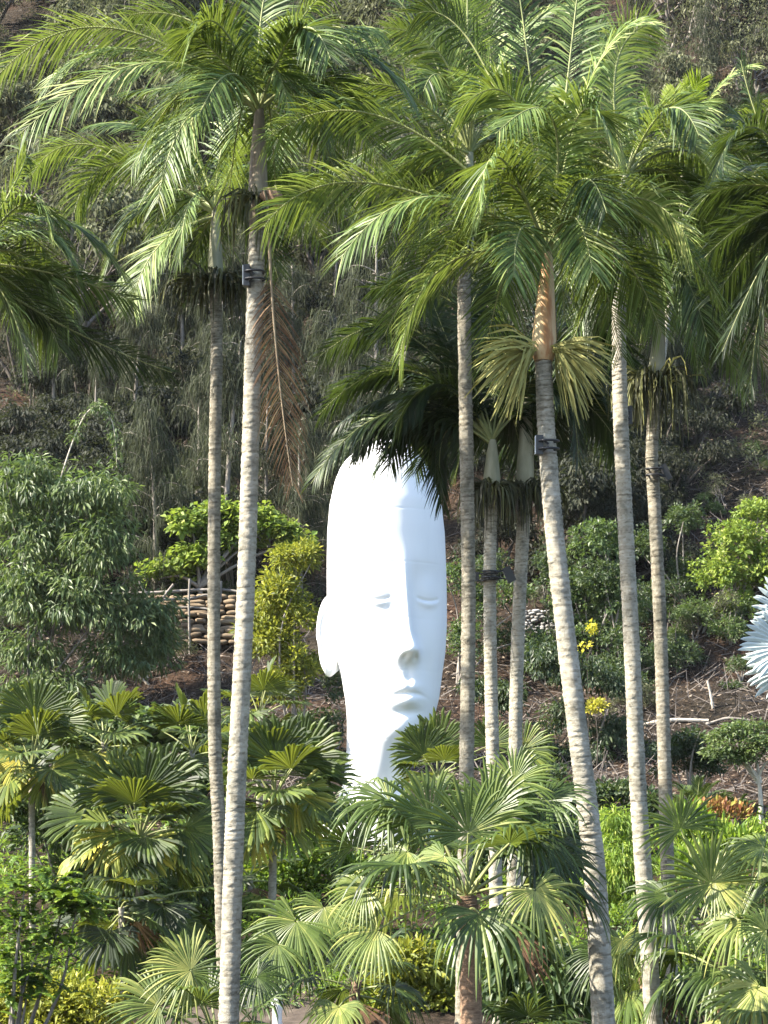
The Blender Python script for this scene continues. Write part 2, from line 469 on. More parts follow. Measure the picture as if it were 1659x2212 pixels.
def strands(parent, Y, ring, n, outr, hang, mat, az=(0, 360), wid=.03, tint=.5, rise=.12, name='fruit_cluster'):
    mb = MB()
    c = P(ring[0], ring[1], Y)
    st = np.linspace(0, 1, 6)
    for i in range(n):
        a = R(rng.uniform(*az))
        out = np.array([math.cos(a), math.sin(a), 0])
        o_, h_ = outr * rng.uniform(.2, 1.15), hang * rng.uniform(.3, 1.15)
        p0 = c + out * .10 + np.array([0, 0, rng.uniform(-.03, .06)])
        p = p0 + out * (o_ * (1 - (1 - st) ** 2.2))[:, None]
        p[:, 2] += rise * rng.uniform(.5, 1.6) * np.sin(st * 2.4) - h_ * st ** 2.4
        p += np.cumsum(rng.randn(6, 3) * .026, 0)
        w = norm(np.cross(norm(np.gradient(p, axis=0)), norm(rng.randn(3))))
        hw = (wid * .5 * np.array([.8, 1, 1.1, 1, .8, .3]) * (1 + .2 * rng.randn(6)))[:, None]
        V = np.stack([p - w * hw, p + w * hw], 1).reshape(-1, 3)
        Q = [[2 * k, 2 * k + 1, 2 * k + 3, 2 * k + 2] for k in range(5)]
        mb.add(V, Q, tint=float(np.clip(tint + .22 * rng.randn(), 0, 1)))
    return mb.build(name, mat, parent)

def king_palm(label, Y, trunk, r0, r1, O, shaft=None, fronds=(), back=5, tmat='trunk', smat='shaft', fmat='frond', group='tall feather palms', tint=.5, leaf=.8, nl=78, wid=.028, backlen=2.8, front=2):
    W0 = P(trunk[-1][0], trunk[-1][1], Y)
    base = thing('feather_palm', label, 'palm tree', (W0[0], Y, float(gz(W0[0], Y))), group)
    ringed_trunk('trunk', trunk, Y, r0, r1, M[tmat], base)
    ox, oy = O
    if shaft:
        a, b = P(*trunk[0], Y), P(ox, oy, Y)
        c = spline([a, a * .55 + b * .45, b], 14)
        s = np.linspace(0, 1, 14)
        mb = MB()
        tube(mb, c, np.interp(s, [0, .06, .25, .7, 1], [r1 * 1.1, r1 * shaft, r1 * shaft * 1.02, r1 * .98, r1 * .55]), 16, 0, .5)
        mb.build('crownshaft', M[smat], base)
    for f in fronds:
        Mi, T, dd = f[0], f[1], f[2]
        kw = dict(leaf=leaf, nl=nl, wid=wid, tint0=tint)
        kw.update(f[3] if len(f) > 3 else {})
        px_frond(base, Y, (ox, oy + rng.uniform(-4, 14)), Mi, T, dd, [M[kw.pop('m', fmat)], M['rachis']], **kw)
    Ow = P(ox, oy, Y)
    back += 2
    for i in range(back):
        a = R(20 + 140 * (i + .5 * rng.rand()) / max(back, 1))
        d = np.array([math.cos(a), abs(math.sin(a)) * .9 + .1, 0])
        L = backlen * rng.uniform(.85, 1.1)
        e = rng.uniform(-.1, .75)
        mb = MB()
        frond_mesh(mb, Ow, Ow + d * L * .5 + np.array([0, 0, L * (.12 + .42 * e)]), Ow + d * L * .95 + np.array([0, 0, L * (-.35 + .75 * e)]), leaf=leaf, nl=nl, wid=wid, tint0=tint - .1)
        mb.build('frond', [M[fmat], M['rachis']], base)
    for i in range(front):
        a = R(200 + 140 * (i + .6 * rng.rand()) / max(front, 1))
        d = np.array([math.cos(a), math.sin(a), 0])
        L = backlen * rng.uniform(.7, .9)
        e = rng.uniform(.5, 1.)
        mb = MB()
        frond_mesh(mb, Ow, Ow + d * L * .45 + np.array([0, 0, L * (.2 + .3 * e)]), Ow + d * L * .8 + np.array([0, 0, L * (-.3 + .6 * e)]), leaf=leaf, nl=nl, wid=wid, tint0=tint + .1 * rng.randn())
        mb.build('frond', [M[fmat], M['rachis']], base)
    return base

# main palm left of the head
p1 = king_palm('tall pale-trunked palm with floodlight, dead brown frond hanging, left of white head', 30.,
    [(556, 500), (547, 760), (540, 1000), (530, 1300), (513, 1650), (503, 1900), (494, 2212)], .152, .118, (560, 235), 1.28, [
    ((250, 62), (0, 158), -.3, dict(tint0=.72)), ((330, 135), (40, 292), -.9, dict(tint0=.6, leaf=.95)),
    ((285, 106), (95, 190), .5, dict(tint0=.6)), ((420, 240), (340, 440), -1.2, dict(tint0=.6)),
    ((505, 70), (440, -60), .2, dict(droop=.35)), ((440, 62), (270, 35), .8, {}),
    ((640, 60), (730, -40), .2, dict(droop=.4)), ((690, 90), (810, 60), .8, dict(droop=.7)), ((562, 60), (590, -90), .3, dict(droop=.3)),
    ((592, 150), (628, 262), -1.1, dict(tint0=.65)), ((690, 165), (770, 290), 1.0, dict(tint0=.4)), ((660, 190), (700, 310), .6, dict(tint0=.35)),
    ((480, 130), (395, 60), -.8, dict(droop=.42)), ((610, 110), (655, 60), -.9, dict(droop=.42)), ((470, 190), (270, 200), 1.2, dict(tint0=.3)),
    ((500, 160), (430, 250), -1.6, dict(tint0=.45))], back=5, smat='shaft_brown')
mb = MB()
frond_mesh(mb, P(581, 505, 29.9), P(597, 760, 29.7), P(632, 1050, 29.6), nl=64, leaf=.85, wid=.02, droop=.3, vee=.1, tint0=.68, start=.2, spread=.8, roll=0.)
fo = mb.build('frond', [M['frond_dead'], M['rachis_dead']], p1)
fo['label'] = 'dead brown hanging frond'
strands(p1, 30., (556, 440), 60, .55, .85, M['fruit'], (120, 300), .028, .55, name='fruit_cluster')
mb = MB()      # brown boat-shaped spathe
bb = bez(P(562, 425, 29.8), P(590, 425, 29.5), P(606, 450, 29.5), 10)
tube(mb, bb, np.array([.02, .06, .09, .11, .12, .12, .11, .09, .06, .02]), 10, 0, .6)
mb.build('flower_sheath', M['liv_trunk'], p1)

p2 = king_palm('slimmer palm crossing behind the pale trunk, shaggy fruit ring below its crown', 36.,
    [(466, 612), (468, 760), (464, 1000), (462, 1300), (464, 1600), (474, 1800), (482, 2050)], .125, .10, (465, 455), 1.3, [
    ((210, 315), (70, 378), .2, dict(tint0=.6)), ((262, 352), (160, 460), -.5, dict(tint0=.55, leaf=.95)),
    ((345, 530), (285, 660), -.4, dict(tint0=.6)), ((415, 430), (388, 560), -1.2, dict(tint0=.45)), ((560, 370), (650, 470), .3, dict(tint0=.5)),
    ((410, 320), (300, 250), .3, {}), ((485, 300), (545, 200), .5, {}), ((360, 300), (200, 270), .7, dict(tint0=.4)), ((330, 440), (235, 560), .9, dict(tint0=.3)),
    ((540, 450), (600, 600), .8, dict(tint0=.3)), ((430, 520), (400, 640), .6, dict(tint0=.35))], back=4, tmat='trunk_dark')
strands(p2, 36., (466, 622), 260, .68, .58, M['fruit'], (0, 360), .034, .45, .2)

king_palm('palm standing beyond the picture edge, only arching fronds at mid left show', 33.,
    [(-70, 700), (-75, 1200), (-80, 2200)], .14, .115, (-65, 560), 1.25, [
    ((50, 440), (110, 500), -.5, dict(tint0=.6)), ((60, 560), (150, 700), -.3, dict(tint0=.45)), ((80, 500), (180, 600), .3, dict(tint0=.5)), ((110, 590), (290, 650), .5, dict(tint0=.35)),
    ((40, 380), (50, 330), .5, {}), ((10, 640), (60, 790), -.4, dict(tint0=.3)), ((60, 640), (130, 760), .4, dict(tint0=.3)), ((130, 700), (372, 805), .2, dict(tint0=.25, m='frond_dark'))], back=3)

# main palm right of the head
def flower_fan(parent, Y, o_px, angs, length, n, mat, tint, wid=.034):
    mb = MB()
    o = P(o_px[0], o_px[1], Y)
    st = np.linspace(0, 1, 6)
    for i in range(n):
        a = R(rng.uniform(*angs))
        L = length * Y / F * rng.uniform(.75, 1.1)
        d = norm([math.cos(a), rng.uniform(-.7, .5), math.sin(a)])
        p = o + d * (L * st)[:, None] + rng.randn(3) * .03
        p[:, 2] -= .28 * L * st ** 2 - .05 * L * np.sin(st * 3)
        p += np.cumsum(rng.randn(6, 3) * .017, 0)
        w = norm(np.cross(norm(np.gradient(p, axis=0)), norm(rng.randn(3))))
        hw = (wid * .5 * np.array([.7, 1, 1.1, 1.1, .9, .35]) * (1 + .25 * rng.randn(6)))[:, None]
        mb.add(np.stack([p - w * hw, p + w * hw], 1).reshape(-1, 3), [[2 * k, 2 * k + 1, 2 * k + 3, 2 * k + 2] for k in range(5)], tint=float(np.clip(tint + .2 * rng.randn(), 0, 1)))
    return mb.build('flower_cluster', mat, parent)

p3 = king_palm('thick leaning palm with orange crownshaft and two pale flower sprays', 29.,
    [(1174, 780), (1182, 960), (1203, 1200), (1238, 1500), (1266, 1720), (1286, 1900), (1304, 2212)], .168, .118, (1183, 545), 1.42, [
    ((940, 425), (735, 560), -.9, dict(leaf=.95, tint0=.55)), ((850, 262), (572, 305), .2, dict(tint0=.5)), ((800, 395), (570, 490), -.4, dict(tint0=.66)),
    ((1148, 190), (1105, -120), .3, dict(droop=.2, leaf=.8, vee=.1, tint0=.3)), ((1195, 262), (1070, 290), -2.0, dict(leaf=.7, tint0=.65)),
    ((1355, 428), (1485, 515), -1.2, dict(tint0=.85, leaf=.9)), ((1085, 345), (1035, 440), -1.9, dict(tint0=.5)),
    ((960, 575), (862, 790), -1.2, dict(tint0=.7)), ((1280, 165), (1400, 50), -.3, dict(tint0=.7)), ((1270, 420), (1390, 470), .8, dict(tint0=.35)),
    ((1040, 470), (940, 590), .4, dict(tint0=.4)), ((1250, 250), (1330, 330), -1.3, dict(tint0=.55)), ((1120, 230), (990, 240), -.6, dict(tint0=.5)), ((1240, 470), (1280, 590), -1.4, dict(tint0=.6)), ((1130, 490), (1110, 600), -1.5, dict(tint0=.5)),
    ((1230, 140), (1250, -40), .4, dict(droop=.4, tint0=.55)), ((1040, 130), (900, 30), .5, dict(tint0=.3))], back=5, smat='shaft_orange', leaf=.85)
flower_fan(p3, 28.85, (1148, 755), (150, 262), 135, 95, M['flower'], .75, .028)
flower_fan(p3, 28.85, (1203, 755), (-80, 20), 130, 95, M['flower'], .55, .028)

king_palm('straight grey palm just right of the white head, crown merging above it', 36.5,
    [(1003, 560), (1003, 700), (1008, 1000), (1012, 1300), (1008, 1640), (1004, 1900)], .135, .115, (1015, 330), 1.25, [
    ((850, 105), (640, 95), .2, dict(tint0=.6)), ((840, 185), (690, 260), -.5, dict(tint0=.5)), ((900, 55), (780, -50), .3, {}), ((1005, 140), (890, -30), -.4, dict(tint0=.1, droop=.3, m='frond_dark')),
    ((1060, 120), (1000, -80), .3, dict(droop=.4, tint0=.75)), ((920, 330), (770, 430), -.4, dict(tint0=.4)), ((1120, 200), (1240, 280), .2, dict(tint0=.5)), ((1110, 90), (1240, 10), .3, dict(tint0=.6)), ((960, 400), (900, 540), -.3, dict(tint0=.4)),
    ((930, 240), (760, 250), .5, dict(tint0=.35)), ((960, 130), (830, 60), -.9, dict(tint0=.55)), ((1010, 100), (1010, -60), .6, dict(m='frond_new', droop=.1, tint0=.5)), ((1090, 300), (1160, 400), .3, dict(tint0=.3)), ((880, 230), (640, 200), .9, dict(tint0=.3)), ((870, 300), (680, 400), 1.2, dict(tint0=.3)), ((900, 380), (740, 520), 1.4, dict(tint0=.25)), ((820, 250), (600, 330), 1.8, dict(tint0=.3)), ((930, 450), (840, 620), 1.2, dict(tint0=.25))], back=6, tmat='trunk_dark')

DK = dict(m='frond_dark', tint0=.35)  # fronds under the taller crowns, their shade painted as a darker leaf
DH = dict(m='frond_dark', tint0=.3, droop=.85, roll=.15, leaf=.8, vee=.2)  # same painted shade, for the hanging curtain over the head top
p5 = king_palm('short pale palm with floodlights strapped on, beside a straight grey trunk', 38.5,
    [(1062, 1050), (1058, 1240), (1060, 1450), (1066, 1700), (1074, 2050)], .13, .115, (1064, 950), 1.35, [
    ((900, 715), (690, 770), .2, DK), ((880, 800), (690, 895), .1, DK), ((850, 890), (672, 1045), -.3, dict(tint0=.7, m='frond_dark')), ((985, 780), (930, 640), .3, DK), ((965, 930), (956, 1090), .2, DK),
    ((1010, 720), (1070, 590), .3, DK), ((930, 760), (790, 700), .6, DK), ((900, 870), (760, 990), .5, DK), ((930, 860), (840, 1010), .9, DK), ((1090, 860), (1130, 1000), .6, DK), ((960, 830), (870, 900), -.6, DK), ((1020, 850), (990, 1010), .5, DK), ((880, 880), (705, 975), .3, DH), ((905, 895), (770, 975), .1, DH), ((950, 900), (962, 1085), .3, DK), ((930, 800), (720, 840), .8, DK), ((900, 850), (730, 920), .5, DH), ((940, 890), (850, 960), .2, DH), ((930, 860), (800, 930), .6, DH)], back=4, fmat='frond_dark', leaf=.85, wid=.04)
strands(p5, 38.5, (1062, 1060), 210, .55, .8, M['fruit'], (0, 360), .034, .4)
p6 = king_palm('slender pale palm with dark fruit skirt between short palm and leaning trunk', 39.,
    [(1134, 1050), (1130, 1140), (1122, 1300), (1115, 1500), (1113, 1700), (1108, 2050)], .135, .12, (1138, 860), 1.35, [
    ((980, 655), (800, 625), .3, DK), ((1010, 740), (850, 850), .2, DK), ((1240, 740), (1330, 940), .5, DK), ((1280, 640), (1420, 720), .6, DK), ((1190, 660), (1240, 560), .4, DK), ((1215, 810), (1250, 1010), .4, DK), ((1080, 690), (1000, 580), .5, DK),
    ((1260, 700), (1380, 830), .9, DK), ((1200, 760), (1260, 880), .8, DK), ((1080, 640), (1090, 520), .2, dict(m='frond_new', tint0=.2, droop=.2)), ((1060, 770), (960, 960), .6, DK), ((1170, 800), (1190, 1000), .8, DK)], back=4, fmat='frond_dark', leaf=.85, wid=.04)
strands(p6, 39., (1134, 1062), 240, .65, .75, M['fruit'], (0, 360), .034, .42)

king_palm('pale tapering palm with lamp band near its dark top, left of the right pair', 33.,
    [(1338, 520), (1337, 700), (1340, 880), (1352, 1150), (1366, 1420), (1378, 1700), (1398, 2000)], .142, .11, (1352, 380), 1.2, [
    ((1462, 302), (1605, 400), -.4, dict(tint0=.9, leaf=1.0)), ((1330, 150), (1405, 52), -.3, dict(tint0=.8, leaf=.95)), ((1250, 300), (1130, 340), .2, dict(tint0=.5)), ((1490, 450), (1640, 600), .3, dict(tint0=.3)), ((1320, 190), (1290, 50), .3, dict(tint0=.5)),
    ((1460, 380), (1560, 500), .2, dict(tint0=.35, leaf=.8)), ((1260, 400), (1180, 520), .5, dict(tint0=.35)), ((1420, 240), (1520, 250), .6, dict(tint0=.55)), ((1400, 480), (1440, 640), -.5, dict(tint0=.35)), ((1300, 470), (1260, 640), .3, dict(tint0=.3)), ((1260, 220), (1180, 190), .6, {})], back=5)
p8 = king_palm('greyish palm with green crownshaft and spilling fruit brush, nearest right edge', 36.,
    [(1416, 832), (1408, 980), (1414, 1100), (1426, 1350), (1434, 1600), (1441, 1850), (1446, 2000)], .125, .105, (1428, 665), 1.38, [
    ((1520, 560), (1650, 690), -.2, dict(tint0=.25)), ((1560, 640), (1670, 850), .2, dict(tint0=.2)), ((1340, 560), (1240, 700), -.3, dict(tint0=.3)), ((1490, 500), (1590, 470), .4, dict(tint0=.3)), ((1320, 600), (1215, 800), .3, dict(tint0=.25)),
    ((1470, 590), (1530, 740), -.6, dict(tint0=.4)), ((1390, 580), (1360, 720), -.7, dict(tint0=.35)), ((1550, 560), (1680, 620), .5, dict(tint0=.2)), ((1360, 520), (1280, 500), .5, dict(tint0=.3)), ((1500, 640), (1580, 790), .4, dict(tint0=.2))], back=5, tmat='trunk_dark', leaf=.85)
strands(p8, 36., (1416, 838), 260, .62, .95, M['fruit'], (0, 360), .032, .62, .25)
strands(p8, 36., (1420, 838), 26, .7, .35, M['flower'], (-180, 20), .03, .4, .25, 'flower_cluster')
king_palm('distant palm with upright yellow-green new leaves at upper right', 44.,
    [(1474, 480), (1440, 700), (1413, 950), (1416, 1100), (1428, 1350), (1436, 1600), (1443, 1850)], .08, .075, (1478, 345), 1.2, [
    ((1462, 255), (1458, 195), -.1, dict(m='frond_new', droop=.05, tint0=.8, leaf=.5, wid=.07)), ((1490, 240), (1512, 175), -.3, dict(m='frond_new', droop=.15, tint0=.5)), ((1540, 205), (1630, 140), -.3, dict(tint0=.8)), ((1590, 240), (1700, 215), .1, dict(tint0=.45)),
    ((1580, 320), (1690, 370), -.2, dict(tint0=.4)), ((1420, 270), (1390, 200), .2, dict(m='frond_new', tint0=.2)), ((1550, 360), (1640, 460), .3, dict(tint0=.3)), ((1400, 330), (1320, 380), .3, dict(tint0=.3)), ((1560, 270), (1660, 300), .5, dict(tint0=.3))], back=4, leaf=.7)
king_palm('palm standing beyond the picture edge, dark fronds reach in at upper right', 31.,
    [(1745, 620), (1750, 1200), (1760, 2212)], .15, .12, (1742, 440), 1.2, [
    ((1655, 300), (1600, 130), .2, dict(tint0=.25)), ((1640, 400), (1530, 420), .3, dict(tint0=.3)), ((1630, 470), (1510, 570), .2, dict(tint0=.2)), ((1655, 560), (1560, 760), .1, dict(tint0=.2)), ((1670, 330), (1590, 250), -.3, dict(tint0=.35)), ((1660, 600), (1620, 850), .4, dict(tint0=.2)), ((1640, 520), (1540, 650), .6, dict(tint0=.2))], back=2, fmat='frond_dark')

# ------------------------------------------------------------------ floodlights strapped to trunks
def floodlight(label, Y, px, py, tx, w, h, lean=0., side=1, bracket=True, lens=False):
    c = P(px, py, Y)
    o = thing('floodlight', label, 'floodlight', c, 'floodlights strapped to palm trunks')
    ca, sa = math.cos(lean), math.sin(lean)
    ux, uz = np.array([ca, 0, -sa]), np.array([sa, 0, ca])
    k = Y / F
    mb = MB()
    box(mb, c, ux * w * k / 2, [0, .07, 0], uz * h * k / 2)
    for j in range(5):
        box(mb, c + uz * h * k * (-.36 + .18 * j) + np.array([0, .085, 0]), ux * w * k * .42, [0, .02, 0], uz * .008)
    mb.build('housing', M['black'], o)
    mb = MB()
    box(mb, c - ux * (w * k / 2 + .006), ux * .005, [0, .06, 0], uz * h * k * .46)
    mb.build('lens', M['lens'] if lens else M['black'], o)
    t = P(tx, py, Y)
    mb = MB()
    tube(mb, [c + uz * h * k * .35, (c + t) / 2 + np.array([0, -.1, .05]), t + np.array([0, -.1, 0])], .016, 6)
    tube(mb, [c - uz * h * k * .35, (c + t) / 2 + np.array([0, -.1, -.08]), t + np.array([0, -.1, -.03])], .016, 6)
    mb.build('bracket', M['black'], o)
    mb = MB()
    a = np.linspace(0, 2 * np.pi, 25)
    for dz in (-.05, .06):
        tube(mb, np.stack([t[0] + .145 * np.cos(a), t[1] + .145 * np.sin(a), t[2] + dz + .01 * np.sin(a)], -1), .018, 5, cap=False)
    mb.build('strap', M['black'], o)
floodlight('black floodlight strapped high on the tallest pale trunk left of the head', 29.85, 533, 596, 550, 14, 46, 0, lens=True)
floodlight('black box floodlight strapped on the thick leaning trunk below the flowers', 28.8, 1165, 962, 1184, 16, 42, 0, lens=True)
floodlight('black floodlight on an arm, tilted toward the slender pale trunk', 38.3, 1100, 1241, 1059, 17, 34, -.45)
floodlight('small black floodlight peeking out beside the straight grey trunk', 38.4, 1028, 1246, 1058, 13, 20, .1)
floodlight('black tube floodlight tilted beside the greyish palm near right edge', 35.8, 1439, 1020, 1414, 11, 36, -.45)
floodlight('dark floodlight behind the dark band of the tapering pale trunk', 33.1, 1361, 898, 1341, 9, 40, 0.)

# ------------------------------------------------------------------ the white head
def head():
    Y = 60.
    k = Y / F                                # metres per picture unit
    cx = 835.
    root = thing('head_sculpture', 'giant white elongated head sculpture with closed eyes among the palms', 'sculpture', (P(cx, 1745, Y)[0], Y, float(gz(0, Y))))
    rot = R(17)
    # profile down the head, in picture units: y, half width, front depth, back depth, sideways shift
    prof = np.array([
        (950, 2, 4, 4, 2), (953, 22, 26, 30, 2), (962, 46, 50, 60, 0), (980, 70, 76, 88, -3), (1005, 91, 94, 110, -5), (1040, 107, 108, 130, -3),
        (1090, 120, 118, 144, -1), (1150, 126, 122, 150, 0), (1220, 128, 124, 152, 1), (1290, 129, 122, 150, 2), (1350, 127, 120, 146, 4), (1410, 119, 118, 138, 8),
        (1460, 108, 116, 126, 11), (1510, 100, 114, 112, 12), (1550, 93, 112, 98, 8), (1580, 87, 109, 88, 2), (1600, 82, 105, 82, -4), (1618, 75, 99, 78, -11), (1640, 71, 92, 76, -17), (1670, 66, 84, 76, -24), (1692, 64, 78, 80, -28), (1708, 70, 82, 86, -28), (1725, 76, 84, 92, -28), (1745, 80, 86, 98, -28)])
    nv, nu = 360, 288
    ys = np.concatenate([np.linspace(950, 985, 40), np.linspace(987, 1745, nv - 40)])
    a, bf, bb, sh = [np.interp(ys, prof[:, 0], prof[:, i]) for i in range(1, 5)]
    def sm(v):
        kk = np.hanning(13); kk /= kk.sum()
        w = np.concatenate([np.full(6, v[0]), v, np.full(6, v[-1])])
        o = np.convolve(w, kk, 'valid')
        o[:44] = v[:44]
        return o
    a, bf, bb, sh = sm(a), sm(bf), sm(bb), sm(sh)
    th = np.arange(nu) / nu * 2 * np.pi
    ct, st_ = np.cos(th), np.sin(th)                     # st_ < 0 is the front
    p_ = 2.0
    rr = (np.abs(ct) ** p_ + np.abs(st_) ** p_) ** (-1 / p_)
    X = a[:, None] * (ct * rr)[None]
    D = np.where(st_ < 0, bf[:, None], bb[:, None]) * (st_ * rr)[None]
    Yp = np.repeat(ys[:, None], nu, 1)
    front = np.clip(-(st_ * rr)[None] * 1.4, 0, 1) * np.ones_like(X)
    g = lambda x, s: np.exp(-.5 * (x / s) ** 2)
    f = np.zeros_like(X)
    ax = np.abs(X)
    # brow and forehead
    f += 4 * g(ax - 42, 30) * g(Yp - 1228, 26)
    # nose
    t = np.clip((Yp - 1215) / 200, 0, 1)
    nh = 7 + 28 * t ** 1.3
    nw = 9 + 6 * t
    cut = 1 / (1 + np.exp((Yp - 1432) / 6.))
    fade = 1 / (1 + np.exp(-(Yp - 1225) / 16))
    f += nh * g(X, nw) * cut * fade
    f += 8 * g(Yp - 1412, 15) * g(X, 15)
    f += 9 * g(ax - 18, 8) * g(Yp - 1416, 14)
    f -= 10 * g(ax - 11, 4.5) * g(Yp - 1428, 5)
    # eye sockets, lids, lash line
    f -= 12 * g(ax - 55, 26) * g(Yp - 1275, 40)
    f += 12 * g(ax - 56, 21) * g(Yp - 1284, 26)
    lash = 1301 + 6 * (1 - ((ax - 56) / 28) ** 2)
    f -= 3.4 * g(Yp - lash, 2.4) * (np.abs(ax - 56) < 31) * np.clip((31 - np.abs(ax - 56)) / 8, 0, 1)
    f += 3 * g(Yp - lash - 8, 5) * g(ax - 56, 20)
    # cheeks, folds beside the mouth
    f += 4 * g(ax - 72, 30) * g(Yp - 1375, 50)
    f -= 2 * g(ax - 44 - (Yp - 1440) * .25, 10) * g(Yp - 1465, 30)
    # muzzle, lips, chin
    f += 9 * g(X, 34) * g(Yp - 1500, 40)
    f -= 4 * g(X, 5) * g(Yp - 1462, 16)
    f += 6.5 * g(X, 19) * g(Yp - 1490, 8) * (1 - .25 * g(X, 5))
    f += 8.5 * g(X, 17) * g(Yp - 1520, 10)
    f -= 5.5 * g(X, 22) * g(Yp - 1504 - .004 * X ** 2, 3)
    f -= 6 * g(X, 24) * g(Yp - 1543, 8)
    f += 9 * g(X, 28) * g(Yp - 1578, 18)
    D = D - f * front
    # thin seams between the cast sections
    for sy in (1114, 1228, 1345, 1456, 1600):
        i = np.argmin(np.abs(ys - sy))
        X[i] *= .9965
        D[i] *= .9965
    # the side of the head opposite the camera tapers in
    xw = (X + 0) * math.cos(rot) - D * math.sin(rot)
    yw = X * math.sin(rot) + D * math.cos(rot)
    c0 = P(cx, HZ, Y)
    V = np.stack([c0[0] + (xw + sh[:, None] - 0) * k, Y + yw * k, CAMZ + (HZ - Yp) * k], -1)
    mb = MB()
    i, j = np.meshgrid(np.arange(nv - 1), np.arange(nu), indexing='ij')
    j2 = (j + 1) % nu
    Q = np.stack([i * nu + j, (i + 1) * nu + j, (i + 1) * nu + j2, i * nu + j2], -1).reshape(-1, 4)
    mb.add(V.reshape(-1, 3), Q, smooth=True)
    top = V[0].mean(0)
    mb.add(np.vstack([V[0], top]), None, [[nu, m, (m + 1) % nu] for m in range(nu)], smooth=True)
    mb.build('face', M['white'], root)
    # ears: rimmed shells on both sides
    for sd_ in (-1, 1):
        nr, na = 26, 72
        r = np.linspace(0, 1, nr)
        al = np.linspace(0, 2 * np.pi, na, endpoint=False)
        RR, AA = np.meshgrid(r, al, indexing='ij')
        v_ = np.cos(AA) * RR
        u_ = np.sin(AA) * RR
        eh = 88 * np.where(v_ < 0, 1.05, .95)
        ew = np.where(v_ < -.1, 27, 38) * np.where(v_ < 0, 1 + .25 * v_, 1)
        fwd = u_ * ew                                     # + is toward the back of the head
        hgt = v_ * eh
        rim = 15 * g(RR - .84, .10) * np.clip(.55 + .6 * np.sin(AA) + .45 * v_, .12, 1.2)
        anti = 9 * g(RR - .5, .12) * np.clip(np.sin(AA) + .35, 0, 1)
        lobe = 9 * g(v_ + .78, .22) * (RR < .99)
        hollow = -7 * g(RR, .34)
        relief = rim + anti + lobe + hollow + 6 * (1 - RR ** 4)
        out = relief * .5 + 21 * np.clip(u_, -1, 1)
        ex, ey = sd_ * 117, 36.
        xl = ex + sd_ * out
        dl = ey + fwd * .8 - relief * .95
        xw2 = xl * math.cos(rot) - dl * math.sin(rot)
        yw2 = xl * math.sin(rot) + dl * math.cos(rot)
        Yq = 1370 - hgt + 0 * hgt
        V2 = np.stack([c0[0] + xw2 * k, Y + yw2 * k, CAMZ + (HZ - Yq) * k], -1)
        mb = MB()
        i, j = np.meshgrid(np.arange(nr - 1), np.arange(na), indexing='ij')
        j2 = (j + 1) % na
        Q = np.stack([i * na + j, (i + 1) * na + j, (i + 1) * na + j2, i * na + j2], -1).reshape(-1, 4)
        if sd_ > 0:
            Q = Q[:, ::-1]
        mb.add(V2.reshape(-1, 3), Q, smooth=True)
        # skirt from the rim back into the head
        e0 = V2[-1]
        xl3 = sd_ * 96 + 0 * xl[-1]
        dl3 = ey - 8 + fwd[-1] * .55
        V3 = np.stack([c0[0] + (xl3 * math.cos(rot) - dl3 * math.sin(rot)) * k, Y + (xl3 * math.sin(rot) + dl3 * math.cos(rot)) * k, CAMZ + (HZ - (1372 - hgt[-1] * .8)) * k], -1)
        m = np.arange(na)
        Q = np.stack([m, (m + 1) % na, na + (m + 1) % na, na + m], -1)
        mb.add(np.vstack([e0, V3]), Q, smooth=True)
        mb.build('ear', M['white'], root)
    mb = MB()
    b0 = P(824, 1742, Y)
    gz0 = float(gz(b0[0], Y)) - .3
    tube(mb, [[b0[0], Y + .3, gz0], [b0[0], Y + .3, b0[2] - .06], [b0[0], Y + .3, b0[2]]], [1.75, 1.75, 1.68], 40, 0, .5)
    mb.build('plinth', M['white'], root)
head()

# ------------------------------------------------------------------ fan leaves
def fan_mesh(mb, H, axis, normal, Rr, nseg=34, spread=125, join=.62, droop=.25, fold=.12, tint=.5, mat=0, yellow_tip=0., stiff=1.):
    axis = norm(axis)
    normal = norm(np.asarray(normal, float) - axis * np.dot(axis, normal))
    side = np.cross(normal, axis)
    st = np.array([.03, join * .5, join, join + (1 - join) * .35, join + (1 - join) * .7, 1.])
    am = np.linspace(-R(spread), R(spread), nseg)
    da = R(spread) * 2 / (nseg - 1) / 2
    cols = np.array([-1., 0, 1.])
    for q, a in enumerate(am):
        L = Rr * (1 - .22 * (abs(a) / R(125)) ** 2) * (1 + .05 * rng.randn())
        aj = a + .03 * rng.randn()
        ca, sa = math.cos(aj), math.sin(aj)
        r = st * L
        taper = np.array([1.1, 1.1, 1.08, .92, .6, .05])
        hw = np.minimum(r, join * L) * math.tan(da) * taper * np.array([1, 1, .97, 1, 1, 1])
        pl = hw * .55
        x = r[:, None] * ca - cols[None] * hw[:, None] * sa
        y = r[:, None] * sa + cols[None] * hw[:, None] * ca
        z = np.abs(y) * fold + np.where(cols == 0, 1., 0.)[None] * pl[:, None]
        V = H + x[..., None] * axis + y[..., None] * side + z[..., None] * normal
        dr = droop * (1 + .25 * rng.randn())
        over = np.clip((st - join * .6) / (1 - join * .6), 0, 1)
        V[..., 2] -= (dr * L * over ** 2)[:, None]
        dirv = ca * axis + sa * side
        V -= (dirv * (np.clip(dr, 0, 1.2) * .25 * L)) * (over ** 3)[:, None, None]
        V[3:] += rng.randn(1, 1, 3) * .012 * Rr
        i, j = np.meshgrid(np.arange(5), np.arange(2), indexing='ij')
        Q = np.stack([i * 3 + j, i * 3 + j + 1, (i + 1) * 3 + j + 1, (i + 1) * 3 + j], -1).reshape(-1, 4)
        tn = tint + .12 * rng.randn() + np.repeat([.12, 0, 0, yellow_tip * .5, yellow_tip], 2)
        mb.add(V.reshape(-1, 3), Q, mat=mat, tint=np.clip(tn, 0, 1))

